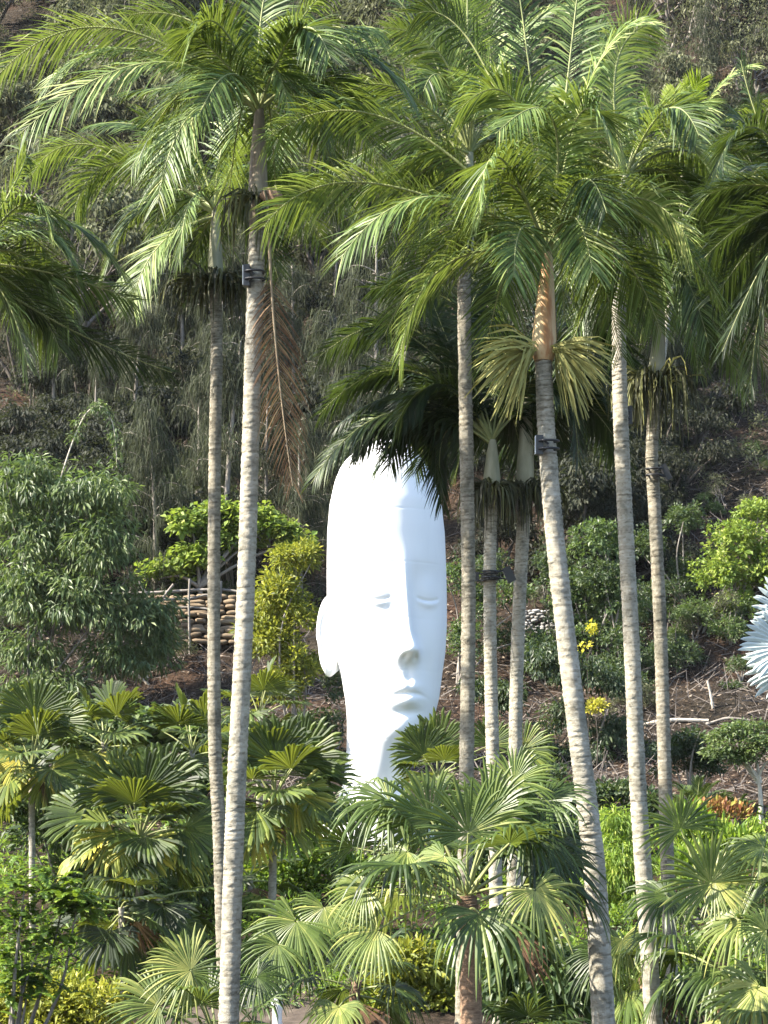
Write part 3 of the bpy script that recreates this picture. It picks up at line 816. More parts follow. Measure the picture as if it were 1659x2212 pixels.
def fan_leaf(parent, O, H, Rr, mat, axis=None, normal=None, **kw):
    O, H = np.asarray(O, float), np.asarray(H, float)
    mb = MB()
    d = norm(H - O)
    if axis is None:
        axis = norm(d + np.array([0, 0, -.35]))
    if normal is None:
        normal = np.array([0, 0, 1.]) - .0 * d
        if abs(axis[2]) > .85:
            normal = normal + np.array([0, -.6, 0]) - d * .3
    fan_mesh(mb, H, axis, normal, Rr, **kw)
    mid = (O + H) / 2 + np.array([0, 0, .06 * np.linalg.norm(H - O)])
    mb.stalk = (bez(O, mid, H, 7), np.linspace(.026, .014, 7) * (Rr / .9))
    return mb.build('fan_leaf', [mat, M['rachis']], parent)

def fan_palm(name, label, Y, crown, trunk_px, r, n, Rr, mat, tmat, pet=.8, el=(82, -40), group=None, manual=(), join=.7, droop=.12, tint=(.35, .6), old_yellow=True, seed=0, nseg=32, spread=105, dead=1):
    W = P(*crown, Y)
    base = thing(name, label, 'palm tree', (P(*trunk_px[-1], Y)[0], Y, float(gz(P(*trunk_px[-1], Y)[0], Y))), group)
    ringed_trunk('trunk', [crown] + list(trunk_px), Y, r, r * .85, M[tmat], base, .09, 10)
    for i in range(n):
        u = (i + .5) / n
        az = i * 2.39996 + seed
        e = R(el[0] + (el[1] - el[0]) * u ** .9)
        d = np.array([math.cos(az) * math.cos(e), math.sin(az) * math.cos(e), math.sin(e)])
        H = W + d * pet * rng.uniform(.85, 1.15)
        old = u > .72
        dn = .05 + .85 * u ** 1.4
        axis = norm(d + np.array([0, 0, -dn * .9]))
        nrm = np.array([0, 0, 1.]) if abs(axis[2]) < .8 else np.array([d[0], d[1], .3]) * (1 if axis[2] < 0 else -1)
        t = rng.uniform(*tint) - .1 + (.34 if old and old_yellow and rng.rand() < .6 else 0)
        fan_leaf(base, W + d * .05 - np.array([0, 0, .25 * u]), H, Rr * rng.uniform(.88, 1.08), M[mat], axis, nrm, tint=t, join=join, droop=droop * (1 + u), nseg=nseg, spread=spread, fold=.18, yellow_tip=.15 if old else 0)
    for i in range(dead):
        az = seed * 3 + i * 2.1 - 1.8
        d = np.array([math.cos(az), -abs(math.sin(az)), -.7])
        fan_leaf(base, W - np.array([0, 0, .2]), W + d * pet * .55, Rr * .85, M['frond_dead'], norm([d[0] * .3, d[1] * .3, -1]), [d[0], d[1], .3], tint=rng.uniform(.3, .8), join=.6, droop=.05, nseg=22, spread=60, fold=.5)['label'] = 'dry brown hanging fan'
    for m in manual:
        # hastula px, py, depth offset, picture angle of the middle segment, radius, facing tilt, tint, extra
        hx, hy, dY, ang, rad, tilt, tn = m[:7]
        kw = dict(join=join, droop=droop, nseg=nseg + 4, spread=spread)
        if len(m) > 7:
            kw.update(m[7])
        axis = np.array([math.cos(R(ang)), kw.pop('lean', -.15), math.sin(R(ang))])
        nrm = np.array([kw.pop('nx', 0.), -math.cos(R(tilt)), math.sin(R(tilt))])
        fan_leaf(base, W, P(hx, hy, Y + dY), rad * Y / F, M[mat], axis, nrm, tint=tn, **kw)
    return base

G1 = 'stiff fan palms at mid left'
FP = dict(mat='fan', tmat='fan_trunk', group=G1, join=.78)
fan_palm('fan_palm', 'stiff fan palm at left edge, slim pale trunk below a yellowing skirt', 50., (68, 1655), [(69, 1780), (70, 1960)], .085, 15, .95, pet=.85, seed=.4, manual=[(75, 1545, -.3, 90, 100, 15, .3), (40, 1640, -.5, 215, 70, 35, .8), (100, 1665, -.4, 300, 85, 25, .7), (120, 1560, .2, 60, 90, 20, .4)], **FP)
fan_palm('fan_palm', 'large stiff fan palm with two yellow drooping fans below, left of pale trunks', 47., (303, 1810), [(302, 1900), (300, 2050)], .10, 20, 1.05, pet=.95, seed=1.3, manual=[(310, 1720, -.5, 92, 120, 15, .28), (350, 1700, -.2, 60, 115, 20, .3), (255, 1710, -.1, 125, 110, 20, .28), (305, 1820, -1.0, 272, 90, 25, .85), (245, 1800, -.8, 222, 95, 30, .7), (400, 1790, -.4, 340, 110, 35, .5), (190, 1760, .1, 190, 110, 45, .35)], **FP)
fan_palm('fan_palm', 'stiff fan palm between pale trunks and head, bright yellow hanging fan', 48., (592, 1725), [(590, 1800), (588, 1960)], .10, 18, 1.05, pet=.9, seed=2.1, manual=[(598, 1650, -.4, 90, 120, 15, .3), (650, 1640, .1, 55, 115, 20, .3), (550, 1790, -.9, 262, 75, 20, 1.), (638, 1712, -.7, 305, 90, 25, .82), (680, 1680, .2, 10, 100, 50, .5)], **FP)
fan_palm('fan_palm', 'fan palm behind the left fan palms, half hidden by their leaves', 55., (225, 1600), [(228, 1750), (232, 2000)], .09, 14, 1.0, pet=.9, seed=.9, tint=(.25, .5), **FP)
fan_palm('fan_palm', 'fan palm peeping out just left of the twin pale trunks', 56., (415, 1620), [(415, 1750), (415, 1980)], .09, 14, 1.0, pet=.9, seed=3.3, tint=(.25, .5), **FP)
fan_palm('fan_palm', 'small fan palm at the foot of the yellow-green shrub beside pale trunk', 60., (560, 1545), [(560, 1650), (560, 1900)], .09, 12, 1.0, pet=.8, seed=.2, tint=(.3, .5), **FP)
fan_palm('fan_palm', 'shaded low fan palm whose slim trunk stands under the large fan palm', 45., (262, 1960), [(265, 2050), (268, 2200)], .08, 9, .9, pet=.75, seed=5., el=(20, -70), tint=(.1, .4), **FP)
fan_palm('fan_palm', 'low fan palm with pale trunk beside twin pale trunks, drooping dark fans', 46., (345, 1935), [(343, 2020), (342, 2200)], .085, 9, .95, pet=.8, seed=4., el=(25, -70), tint=(.1, .4), **FP)
fan_palm('fan_palm', 'fan palm hidden low behind twin pale trunks, green skirt showing', 52., (540, 1890), [(540, 1980), (540, 2200)], .08, 9, .85, pet=.8, seed=1., tint=(.25, .5), el=(60, -60), **FP)
fan_palm('fan_palm', 'fan palm in front of the head chin, upright brush of leaves', 55., (945, 1680), [(945, 1760), (945, 1900)], .09, 9, .8, pet=.7, seed=2.7, tint=(.35, .55), el=(60, -20), mat='fan', tmat='fan_trunk', manual=[(945, 1620, -.2, 92, 100, 10, .42), (915, 1630, -.3, 115, 85, 10, .4), (1060, 1610, .3, 80, 75, 20, .45), (1130, 1620, .3, 45, 80, 20, .5)])

G2 = 'drooping fan palms along the bottom'
LV = dict(mat='fan_gloss', tmat='liv_trunk', group=G2, join=.48, droop=.3, nseg=32, spread=115)
fan_palm('weeping_fan_palm', 'large weeping fan palm at bottom centre with brown fibrous trunk', 27.8, (1008, 1935), [(1014, 2000), (1018, 2212)], 0.155, 9, 1.02, pet=1.1, seed=.6, el=(70, -25), tint=(.3, .6), manual=[
    (1012, 1800, -.3, 88, 150, 15, .55, dict(droop=.15)), (1060, 1760, .1, 55, 150, 20, .6, dict(droop=.2)), (930, 1770, .2, 130, 160, 20, .6, dict(droop=.2)), (790, 1920, -.6, 195, 100, 40, .7, dict(droop=.35)), (815, 2010, -.8, 205, 115, 40, .7, dict(droop=.35)),
    (1155, 1922, -.9, 300, 125, 40, .85, dict(droop=.45)), (1140, 1790, .0, 340, 160, 55, .3, dict(droop=.45)), (1190, 1850, .1, 320, 150, 50, .25, dict(droop=.42)), (1180, 1730, .3, 20, 130, 55, .4, dict(droop=.4)), (880, 1840, -.2, 200, 120, 60, .6, dict(droop=.55)), (960, 1850, -.9, 215, 110, 60, .65, dict(droop=.55)), (840, 1730, .4, 175, 150, 50, .55, dict(droop=.42)), (760, 1830, .5, 120, 90, 20, .3, dict(droop=.1)), (1110, 1690, .3, 40, 110, 25, .6, dict(droop=.2))], **LV)
fan_palm('weeping_fan_palm', 'pale weeping fan palm at the foot of the twin pale trunks', 33., (470, 2260), [(470, 2330), (472, 2420)], .13, 8, .9, pet=.8, seed=1.9, el=(65, 0), tint=(.45, .65), manual=[
    (412, 2096, -.5, 160, 120, 20, .85, dict(droop=.2)), (345, 2175, -.3, 165, 130, 35, .7, dict(droop=.2)), (555, 2110, .3, 330, 90, 45, .3, dict(droop=.38)), (400, 2100, .1, 90, 110, 25, .55, dict(droop=.15))], **LV)
fan_palm('weeping_fan_palm', 'weeping fan palm near right edge, star-shaped pale fans', 32., (1560, 2080), [(1562, 2180), (1564, 2330)], .13, 10, .95, pet=.9, seed=.3, el=(70, -25), tint=(.35, .6), manual=[
    (1535, 1908, -.6, 120, 140, 15, .7, dict(droop=.15)), (1545, 1905, -.5, 340, 95, 20, .85, dict(droop=.1)), (1440, 1935, -.2, 185, 110, 50, .35, dict(droop=.42)), (1600, 1990, -.9, 200, 120, 60, .8, dict(droop=.55)), (1640, 1880, .3, 30, 110, 30, .6, dict(droop=.3)), (1650, 1830, -.2, 185, 120, 65, .5, dict(droop=.3)), (1470, 1790, .4, 115, 110, 20, .6, dict(droop=.15))], **LV)
fan_palm('weeping_fan_palm', 'low weeping fan palm with yellow-centred fans right of the leaning trunk', 34., (1390, 2110), [(1400, 2200), (1405, 2300)], .11, 7, .75, pet=.6, seed=2.3, el=(55, -30), tint=(.2, .5), manual=[
    (1345, 2028, -.5, 290, 90, 45, .75, dict(droop=.3)), (1300, 2060, -.3, 240, 100, 40, .3, dict(droop=.38)), (1480, 2130, -.4, 280, 100, 40, .3, dict(droop=.42))], **LV)
fan_palm('weeping_fan_palm', 'dark weeping fan palm at the bottom edge behind the leaning trunk', 35., (1150, 2260), [(1150, 2330), (1150, 2420)], .11, 9, .85, pet=.7, seed=4.4, el=(60, 0), tint=(.1, .4), **LV)
fan_palm('weeping_fan_palm', 'weeping fan palm clump in the bottom right corner', 30., (1660, 2260), [(1662, 2330), (1662, 2450)], .12, 7, .9, pet=.8, seed=3.4, el=(65, 10), tint=(.5, .7), manual=[(1640, 2130, -.6, 225, 130, 45, .85, dict(droop=.3)), (1655, 2010, .4, 150, 90, 30, .6, dict(droop=.3))], **LV)
fan_palm('weeping_fan_palm', 'weeping fan palm in shade at bottom, left of the brown fibrous trunk', 37., (770, 2120), [(765, 2170), (760, 2300)], .11, 9, .85, pet=.85, seed=.1, el=(55, -40), tint=(.25, .5), manual=[(640, 1990, .2, 235, 150, 35, .6, dict(droop=.38)), (600, 2040, .1, 220, 110, 35, .45, dict(droop=.38)), (700, 1960, .3, 250, 120, 40, .65, dict(droop=.42))], **LV)
fan_palm('silver_fan_palm', 'silvery blue fan palm poking in at the right edge', 45., (1760, 1460), [(1760, 1600), (1750, 2000)], .16, 4, 1.0, mat='fan_silver', tmat='fan_trunk', pet=.9, seed=1.2, tint=(.4, .7), old_yellow=False, join=.55, droop=.05, el=(80, 40), manual=[(1708, 1395, -.4, 180, 112, 20, .6, dict(spread=85, nseg=22, join=.75)), (1715, 1440, -.2, 205, 110, 25, .4, dict(spread=70, nseg=18, join=.75)), (1710, 1330, .1, 150, 100, 25, .5, dict(spread=70, nseg=18, join=.75))])

# ------------------------------------------------------------------ leafy shrubs and small trees
def leaf_cloud(mb, lumps, n, ll, lw, mode, tint=.5, cl=22, mat=0, shell=2.4, csize=None):
    """lumps: (centre, radii) in metres. leaves grow in clusters through the volume"""
    vol = np.array([r[0] * r[1] * r[2] for _, r in lumps]) ** .67
    nc = max(4, n // cl)
    pick = rng.choice(len(lumps), nc, p=vol / vol.sum())
    C = np.array([lumps[i][0] for i in pick])
    Rd = np.array([lumps[i][1] for i in pick])
    d = norm(rng.randn(nc, 3))
    d[:, 2] = np.where(d[:, 2] < -.4, -d[:, 2], d[:, 2])
    rad = rng.rand(nc) ** (1 / shell)
    cc = C + d * Rd * rad[:, None] * (1 + .10 * rng.randn(nc, 1))
    ctint = tint + .19 * rng.randn(nc)
    idx = np.repeat(np.arange(nc), cl)
    m = len(idx)
    cs = csize or ll * 1.6
    off = norm(rng.randn(m, 3)) * (rng.rand(m, 1) ** .5) * cs
    base = cc[idx] + off * np.array([1, 1, .7])
    if mode == 'droop':
        ax = norm(.55 * norm(off) + .35 * d[idx] + np.array([0, 0, -.75]) + .3 * rng.randn(m, 3))
    elif mode == 'up':
        ax = norm(.5 * norm(off) + np.array([0, 0, .8]) + .3 * rng.randn(m, 3))
    elif mode == 'flat':
        ax = norm(norm(off) * np.array([1, 1, .25]) + .25 * rng.randn(m, 3) + np.array([0, 0, -.15]))
    else:
        ax = norm(.8 * norm(off) + .4 * d[idx] + .45 * rng.randn(m, 3))
    nr = norm(np.array([0, 0, 1.]) + .5 * d[idx] + .55 * rng.randn(m, 3))
    sd_ = norm(np.cross(ax, nr))
    nr = np.cross(sd_, ax)
    L = (ll * (1 + .28 * rng.randn(m)).clip(.45, 1.7))[:, None]
    Wd = lw / ll * L
    b = base
    l = base + ax * L * .45 + sd_ * Wd * .5 + nr * Wd * .14
    r = base + ax * L * .45 - sd_ * Wd * .5 + nr * Wd * .14
    tp = base + ax * L - np.array([0, 0, .12]) * L
    V = np.stack([b, l, tp, r], 1).reshape(-1, 3)
    k = (np.arange(m) * 4)[:, None]
    T = np.concatenate([k + [[0, 2, 1]], k + [[0, 3, 2]]], 1).reshape(-1, 3)
    tn = np.clip(ctint[idx] + .14 * rng.randn(m), 0, 1)
    mb.add(V, None, T, mat=mat, tint=np.repeat(tn, 2))
    return cc

def branch_tubes(mb, foot, targets, r0, jag=.06, sides=5):
    foot = np.asarray(foot, float)
    for t in targets:
        t = np.asarray(t, float)
        L = np.linalg.norm(t - foot)
        mid = foot * .5 + t * .5 + rng.randn(3) * jag * L + np.array([0, 0, .08 * L])
        c = spline([foot + rng.randn(3) * .03, mid, t], 9)
        tube(mb, c, np.linspace(r0, r0 * .25, 9), sides, 0, .5)

def shrub(name, label, cat, Y, lumps, n, ll, lw, mode, mat, foot=None, tint=.5, bark='bark', r0=.05, cl=22, group=None, depth=None, nb=7, shell=2.4, csize=None):
    k = Y / F
    LL = []
    for l in lumps:
        dy = l[4] if len(l) > 4 else rng.uniform(-.5, .5)
        LL.append((P(l[0], l[1], Y + dy), np.array([l[2] * k, (depth or (l[2] + l[3]) / 2) * k, l[3] * k])))
    f = foot or (lumps[0][0], max(l[1] + l[3] for l in lumps))
    fw = P(f[0], f[1], Y)
    g_ = float(gz(fw[0], Y))
    fw[2] = g_ - .1 if not foot else min(fw[2], 1e9)
    o = thing(name, label, cat, (fw[0], Y, g_), group)
    mb = MB()
    if foot:
        tube(mb, spline([[fw[0], Y, g_ - .2], (fw + [fw[0], Y, g_]) / 2 + np.array([.05, 0, 0]), fw], 8), np.linspace(r0 * 1.5, r0 * 1.1, 8), 7, 0, .5)
    tg = [c + rng.randn(3) * r * .35 for c, r in LL for _ in range(max(1, nb // len(LL)))]
    branch_tubes(mb, fw, tg, r0)
    mb.build('trunk', M[bark], o)
    mb = MB()
    leaf_cloud(mb, LL, n, ll, lw, mode, tint, cl, 0, shell, csize)
    mb.build('crown', M[mat], o, 'stuff')
    return o

shrub('leafy_bush', 'large rounded green bush with drooping narrow leaves at left edge', 'bush', 76., [(60, 1060, 85, 75), (205, 1085, 100, 75), (90, 1180, 110, 85), (60, 1300, 110, 100), (220, 1200, 85, 90), (180, 1320, 120, 90), (300, 1360, 80, 70), (270, 1430, 110, 60), (60, 1420, 90, 60), (100, 1500, 120, 60), (335, 1330, 55, 50), (345, 1400, 45, 60), (20, 1120, 60, 60)], 22000, .30, .075, 'droop', 'lf_mid', tint=.68, nb=10)
shrub('spreading_tree', 'lime-green flat-topped tree behind the twin pale trunks', 'tree', 83., [(405, 1135, 45, 34), (475, 1110, 50, 30), (505, 1170, 60, 40), (590, 1150, 60, 30), (365, 1235, 60, 26), (425, 1205, 42, 30), (550, 1120, 50, 30), (640, 1180, 35, 25)], 6500, .23, .17, 'flat', 'lf_lime', (432, 1268), .55, 'bark', .09, 16)
shrub('leafy_bush', 'tall yellow-green shrub standing against the left side of the white head', 'bush', 69., [(635, 1215, 50, 40), (600, 1285, 55, 50), (640, 1340, 45, 60), (585, 1400, 60, 55), (640, 1450, 45, 55), (555, 1350, 40, 55), (660, 1200, 30, 25), (610, 1500, 60, 50)], 9000, .20, .075, 'any', 'lf_yellow', tint=.45, nb=10)
shrub('leafy_bush', 'dark thin shrub filling the gap between fan palms and the head neck', 'bush', 71., [(718, 1500, 26, 60), (710, 1590, 40, 60), (720, 1660, 40, 50), (660, 1590, 40, 60)], 3500, .14, .07, 'any', 'lf_dark', tint=.4)
shrub('leafy_bush', 'low dark shrub hiding the foot of the white head', 'bush', 55.5, [(735, 1765, 50, 34), (800, 1768, 60, 36), (870, 1770, 50, 40), (700, 1740, 26, 30)], 4200, .13, .06, 'any', 'lf_mid', tint=.45)
shrub('leafy_bush', 'bright yellow-green bush by the slope at right edge', 'bush', 81., [(1595, 1175, 65, 55), (1560, 1250, 62, 60), (1640, 1110, 55, 35), (1590, 1320, 60, 45), (1650, 1250, 60, 70)], 10000, .15, .105, 'any', 'lf_lime', tint=.6, nb=10)
shrub('leafy_bush', 'dull green bush behind the leaning trunk and tapering pale trunk', 'bush', 78., [(1290, 1180, 60, 60), (1250, 1290, 60, 80), (1325, 1300, 70, 70), (1270, 1390, 65, 60)], 9000, .14, .09, 'any', 'lf_mid', tint=.42, nb=9)
shrub('leafy_bush', 'grey-green bush in the gap between the pair of right trunks and lime bush', 'bush', 82., [(1480, 1130, 50, 45), (1400, 1190, 40, 60), (1470, 1260, 40, 60), (1400, 1330, 40, 60)], 5500, .13, .075, 'any', 'lf_dark', tint=.62, nb=9)
shrub('leafy_bush', 'dark bush low behind the leaning trunk, with green ferny leaves', 'bush', 70., [(1265, 1470, 70, 55), (1180, 1440, 60, 60), (1230, 1560, 65, 60), (1320, 1480, 45, 45), (1330, 1590, 60, 55), (1400, 1640, 45, 45), (1180, 1640, 60, 50), (1270, 1650, 70, 40), (1030, 1500, 40, 50), (1090, 1520, 50, 50)], 14000, .16, .06, 'droop', 'lf_dark', tint=.35, nb=9)
shrub('leafy_bush', 'green bush showing between the head and the short pale palm', 'bush', 78., [(990, 1260, 40, 60), (1000, 1390, 40, 60), (1040, 1320, 40, 70), (1110, 1290, 55, 45), (1150, 1400, 50, 50)], 6500, .13, .075, 'any', 'lf_mid', tint=.4, nb=9)
shrub('leafy_bush', 'loose grey-green scrub bush behind the tapering trunk, low on the slope', 'bush', 77., [(1350, 1400, 60, 50), (1430, 1430, 50, 50), (1340, 1470, 50, 45), (1480, 1420, 35, 45), (1300, 1250, 60, 50)], 6500, .12, .06, 'any', 'lf_dark', tint=.55, nb=9)
shrub('leafy_bush', 'dull leafy bush behind the slender pale trunk, beside the stone wall', 'bush', 79., [(1200, 1240, 50, 60), (1090, 1400, 50, 60), (1215, 1330, 40, 50), (1060, 1240, 50, 50)], 5000, .12, .07, 'any', 'lf_dark', tint=.5, nb=9)
shrub('leafy_bush', 'scrubby green bush on the bare slope between lime bush and right trunk pair', 'bush', 80., [(1500, 1330, 40, 45), (1530, 1420, 30, 25), (1480, 1490, 35, 22)], 3200, .11, .055, 'any', 'lf_mid', tint=.5, nb=9)
shrub('leafy_bush', 'low scrub bush beside the upright stump on the bare slope', 'bush', 76., [(1600, 1440, 40, 22), (1580, 1490, 30, 16)], 1800, .11, .05, 'any', 'lf_dark', tint=.6, nb=9)
shrub('flowering_shrub', 'small bush of bright yellow blossom low between two right trunks', 'bush', 68.5, [(1290, 1530, 22, 14)], 260, .13, .09, 'any', 'lf_yellow', (1288, 1552), .9, 'bark_dark', .014, 12)
shrub('flowering_shrub', 'loose spray of yellow blossom on the dark bush by the leaning trunk', 'bush', 69., [(1276, 1365, 8, 16), (1258, 1405, 12, 12), (1272, 1390, 8, 10)], 120, .11, .07, 'any', 'petal', (1268, 1425), .6, 'bark_dark', .010, 12)
shrub('small_tree', 'small open tree with pale forked trunk above the cycad', 'tree', 60., [(1615, 1585, 60, 30), (1560, 1630, 42, 30), (1650, 1620, 50, 35), (1600, 1640, 45, 22), (1570, 1595, 40, 25)], 5200, .12, .05, 'flat', 'lf_mid', (1640, 1690), .68, 'wood_pale', .055, 18)
shrub('leafy_bush', 'near-black leaves standing in for the shadowed hollow under the fallen log', 'bush', 63., [(1490, 1620, 50, 45), (1450, 1650, 40, 45), (1530, 1660, 45, 35)], 4200, .12, .07, 'any', 'lf_dark', tint=.05)  # leaves added, nearly black in colour, where only a dark shadow lies
shrub('croton_bush', 'red and orange croton bush below the cycad at right', 'bush', 54., [(1545, 1755, 42, 16), (1585, 1762, 36, 15)], 1100, .17, .07, 'up', 'lf_red', tint=.66, cl=9)
shrub('bamboo_clump', 'feathery light green bamboo right of the leaning trunk', 'bamboo', 52., [(1335, 1800, 45, 60), (1340, 1890, 55, 80), (1350, 1980, 60, 70), (1300, 1990, 30, 60)], 8500, .22, .035, 'droop', 'lf_bright', tint=.72, r0=.025, nb=16)
shrub('leafy_bush', 'lime leafy bush under the croton near the right edge', 'bush', 50., [(1480, 1800, 45, 55), (1545, 1830, 60, 45), (1610, 1840, 50, 40), (1500, 1880, 60, 50)], 5200, .22, .07, 'up', 'lf_bright', tint=.72, cl=14)
def feathery_tree():
    Y = 38.
    o = thing('feathery_tree', 'dark green feathery-leaved tree in the lower left corner', 'tree', (P(20, 2250, Y)[0], Y, float(gz(P(20, 2250, Y)[0], Y))))
    mbt, mbc = MB(), MB()
    foot = np.array(o.location)
    foot[2] -= .1
    lumps = [(55, 1905, 85, 40), (30, 1985, 95, 50), (140, 1935, 60, 26), (90, 2040, 85, 45), (30, 2090, 70, 50), (165, 1965, 45, 20), (60, 2140, 70, 40)]
    for lx, ly, rx, ry in lumps:
        c = P(lx, ly, Y)
        branch_tubes(mbt, foot, [c], .05)
        for i in range(58):
            p = c + rng.randn(3) * np.array([rx, (rx + ry) / 2, ry]) * Y / F * .5
            a_ = rng.uniform(0, 2 * np.pi)
            d = np.array([math.cos(a_), math.sin(a_), rng.uniform(-.2, .45)])
            L = rng.uniform(.4, .62)
            frond_mesh(mbc, p, p + d * L * .5 + np.array([0, 0, .05]), p + d * L - np.array([0, 0, .08]), nl=26, leaf=.11, wid=.034, droop=.15, vee=.1, tint0=np.clip(.42 + .18 * rng.randn(), 0, 1), roll=0., start=.08)
    del mbc.stalk
    mbt.build('trunk', M['bark'], o)
    mbc.build('crown', M['lf_bright'], o, 'stuff')
feathery_tree()
shrub('leafy_bush', 'yellow-green sunlit bush along the bottom left corner', 'bush', 40., [(90, 2150, 120, 45), (30, 2195, 70, 50), (190, 2180, 90, 50), (120, 2220, 120, 40)], 6500, .15, .065, 'any', 'lf_yellow', tint=.55)
shrub('leafy_bush', 'yellow-green bush right of the path under the weeping fan palm', 'bush', 44., [(890, 2085, 70, 50), (860, 2160, 90, 55), (940, 2160, 60, 50), (760, 2200, 50, 35)], 6000, .17, .08, 'any', 'lf_yellow', tint=.38)
shrub('leafy_bush', 'glossy dark-leaved bush between brown fibrous trunk and leaning trunk', 'bush', 36., [(1170, 2090, 70, 50), (1120, 2150, 80, 50), (1220, 2140, 60, 60), (1090, 2080, 40, 50)], 3600, .24, .11, 'droop', 'lf_mid', tint=.35, cl=14)
shrub('leafy_bush', 'bright green bush seen through fans right of the leaning trunk base', 'bush', 42., [(1370, 2090, 70, 60), (1460, 2150, 70, 60), (1400, 2190, 90, 40), (1550, 2160, 80, 60)], 5200, .18, .07, 'any', 'lf_bright', tint=.65)
shrub('leafy_bush', 'bright green bush behind the brown fibrous trunk of the weeping palm', 'bush', 46., [(1060, 2060, 60, 60), (1130, 2010, 60, 60), (980, 2100, 60, 60)], 4500, .16, .08, 'any', 'lf_bright', tint=.7)
shrub('leafy_bush', 'broad-leaved undergrowth below the stiff fan palms at left', 'bush', 52., [(140, 1800, 120, 70), (380, 1930, 120, 60), (220, 1900, 110, 60), (60, 1760, 60, 60), (430, 1830, 60, 60), (140, 2060, 110, 60), (330, 2060, 120, 50)], 8500, .24, .11, 'any', 'lf_mid', tint=.36)
shrub('leafy_bush', 'green undergrowth between the twin pale trunks and the head plinth', 'bush', 54., [(600, 1900, 90, 70), (680, 1850, 70, 60), (640, 2000, 100, 60), (740, 1900, 60, 60), (560, 2030, 50, 60)], 7000, .20, .08, 'any', 'lf_bright', tint=.42)
shrub('leafy_bush', 'large-leaved green plants behind the stiff fan palms, under the red bank', 'bush', 63., [(120, 1590, 120, 50), (320, 1580, 110, 45), (430, 1600, 60, 50), (30, 1620, 60, 60), (230, 1650, 120, 50), (420, 1690, 60, 60)], 4200, .36, .24, 'flat', 'lf_mid', tint=.6, cl=12)
shrub('leafy_bush', 'low dark shrubs around the foot of the right trunk pair', 'bush', 57., [(1330, 1720, 60, 35), (1410, 1740, 50, 30), (1250, 1730, 60, 40), (1170, 1700, 60, 50)], 5000, .14, .08, 'any', 'lf_dark', tint=.45)
shrub('leafy_bush', 'dense dark green bush behind the weeping palm crown, under slender trunks', 'bush', 55., [(1060, 1760, 80, 60), (1150, 1790, 90, 60), (940, 1790, 80, 50), (860, 1780, 50, 35), (1230, 1830, 60, 70), (1100, 1880, 110, 60), (1000, 1900, 90, 60)], 8000, .16, .08, 'any', 'lf_mid', tint=.3)

def rosette(label, name, cat, Y, c, n, length, el, mat, leaf, wid, group=None, tint=.5):
    W = P(*c, Y)
    o = thing(name, label, cat, (W[0], Y, float(gz(W[0], Y))), group)
    mb = MB()
    g0 = float(gz(W[0], Y)) - .1
    tube(mb, [[W[0], Y, g0], [W[0], Y, max(W[2], g0 + .15)]], .14, 10)
    mb.build('trunk', M['bark_dark'], o)
    for i in range(n):
        az = i * 2.39996
        e = R(rng.uniform(*el))
        d = np.array([math.cos(az) * math.cos(e), math.sin(az) * math.cos(e), math.sin(e)])
        T = W + d * length - np.array([0, 0, .15 * length])
        mb = MB()
        frond_mesh(mb, W, W + d * length * .55 + np.array([0, 0, .04]), T, nl=34, leaf=leaf, wid=wid, droop=.05, vee=.45, tint0=tint, start=.15, rad=.014, roll=0.)
        mb.build('frond', [M[mat], M['rachis']], o)
    return o
rosette('dark green cycad with stiff upright fronds above the croton', 'cycad', 'cycad', 56., (1505, 1755), 22, 1.15, (15, 80), 'frond_dark', .2, .03, tint=.75)
rosette('smaller cycad half hidden beside the pale forked tree', 'cycad', 'cycad', 57., (1590, 1770), 16, .85, (10, 75), 'frond_dark', .17, .028, tint=.6)

# climbing vine arching above the big left bush
o = thing('climbing_vine', 'thin leafy vine arching above the big bush at left', 'vine', (P(95, 1130, 76)[0], 76, float(gz(P(95, 1130, 76)[0], 76))))
vp = spline([P(92, 1140, 76), P(125, 1050, 76), P(155, 960, 76), P(185, 895, 76), P(215, 878, 76), P(240, 905, 76), P(250, 960, 76), P(252, 1010, 76)], 60)
mb = MB()
tube(mb, vp, np.linspace(.032, .010, 60), 5)
mb.build('stem', M['wood_pale'], o)
mb = MB()
leaf_cloud(mb, [(p, np.array([.16, .16, .16])) for p in vp[18:]], 620, .15, .05, 'droop', .6, 8)
mb.build('leaves', M['lf_mid'], o, 'stuff')

# ------------------------------------------------------------------ earth-bag wall, pole fence, stones, logs
def pillow_mesh(mat, name):
    mb = MB()
    n, m = 6, 10
    th = np.linspace(-np.pi / 2, np.pi / 2, n)
    ph = np.arange(m) / m * 2 * np.pi
    pw = lambda v, e: np.sign(v) * np.abs(v) ** e
    V = np.stack([pw(np.cos(th)[:, None], .6) * pw(np.cos(ph)[None], .6), pw(np.cos(th)[:, None], .6) * pw(np.sin(ph)[None], .7), pw(np.sin(th)[:, None], .8) * np.ones((1, m))], -1)
    V = V * (1 + .05 * rng.randn(n, m, 1))
    i, j = np.meshgrid(np.arange(n - 1), np.arange(m), indexing='ij')
    j2 = (j + 1) % m
    Q = np.stack([i * m + j, i * m + j2, (i + 1) * m + j2, (i + 1) * m + j], -1).reshape(-1, 4)
    mb.add(V.reshape(-1, 3), Q, smooth=True, tint=rng.uniform(.3, .75))
    return mb.mesh(name, mat)
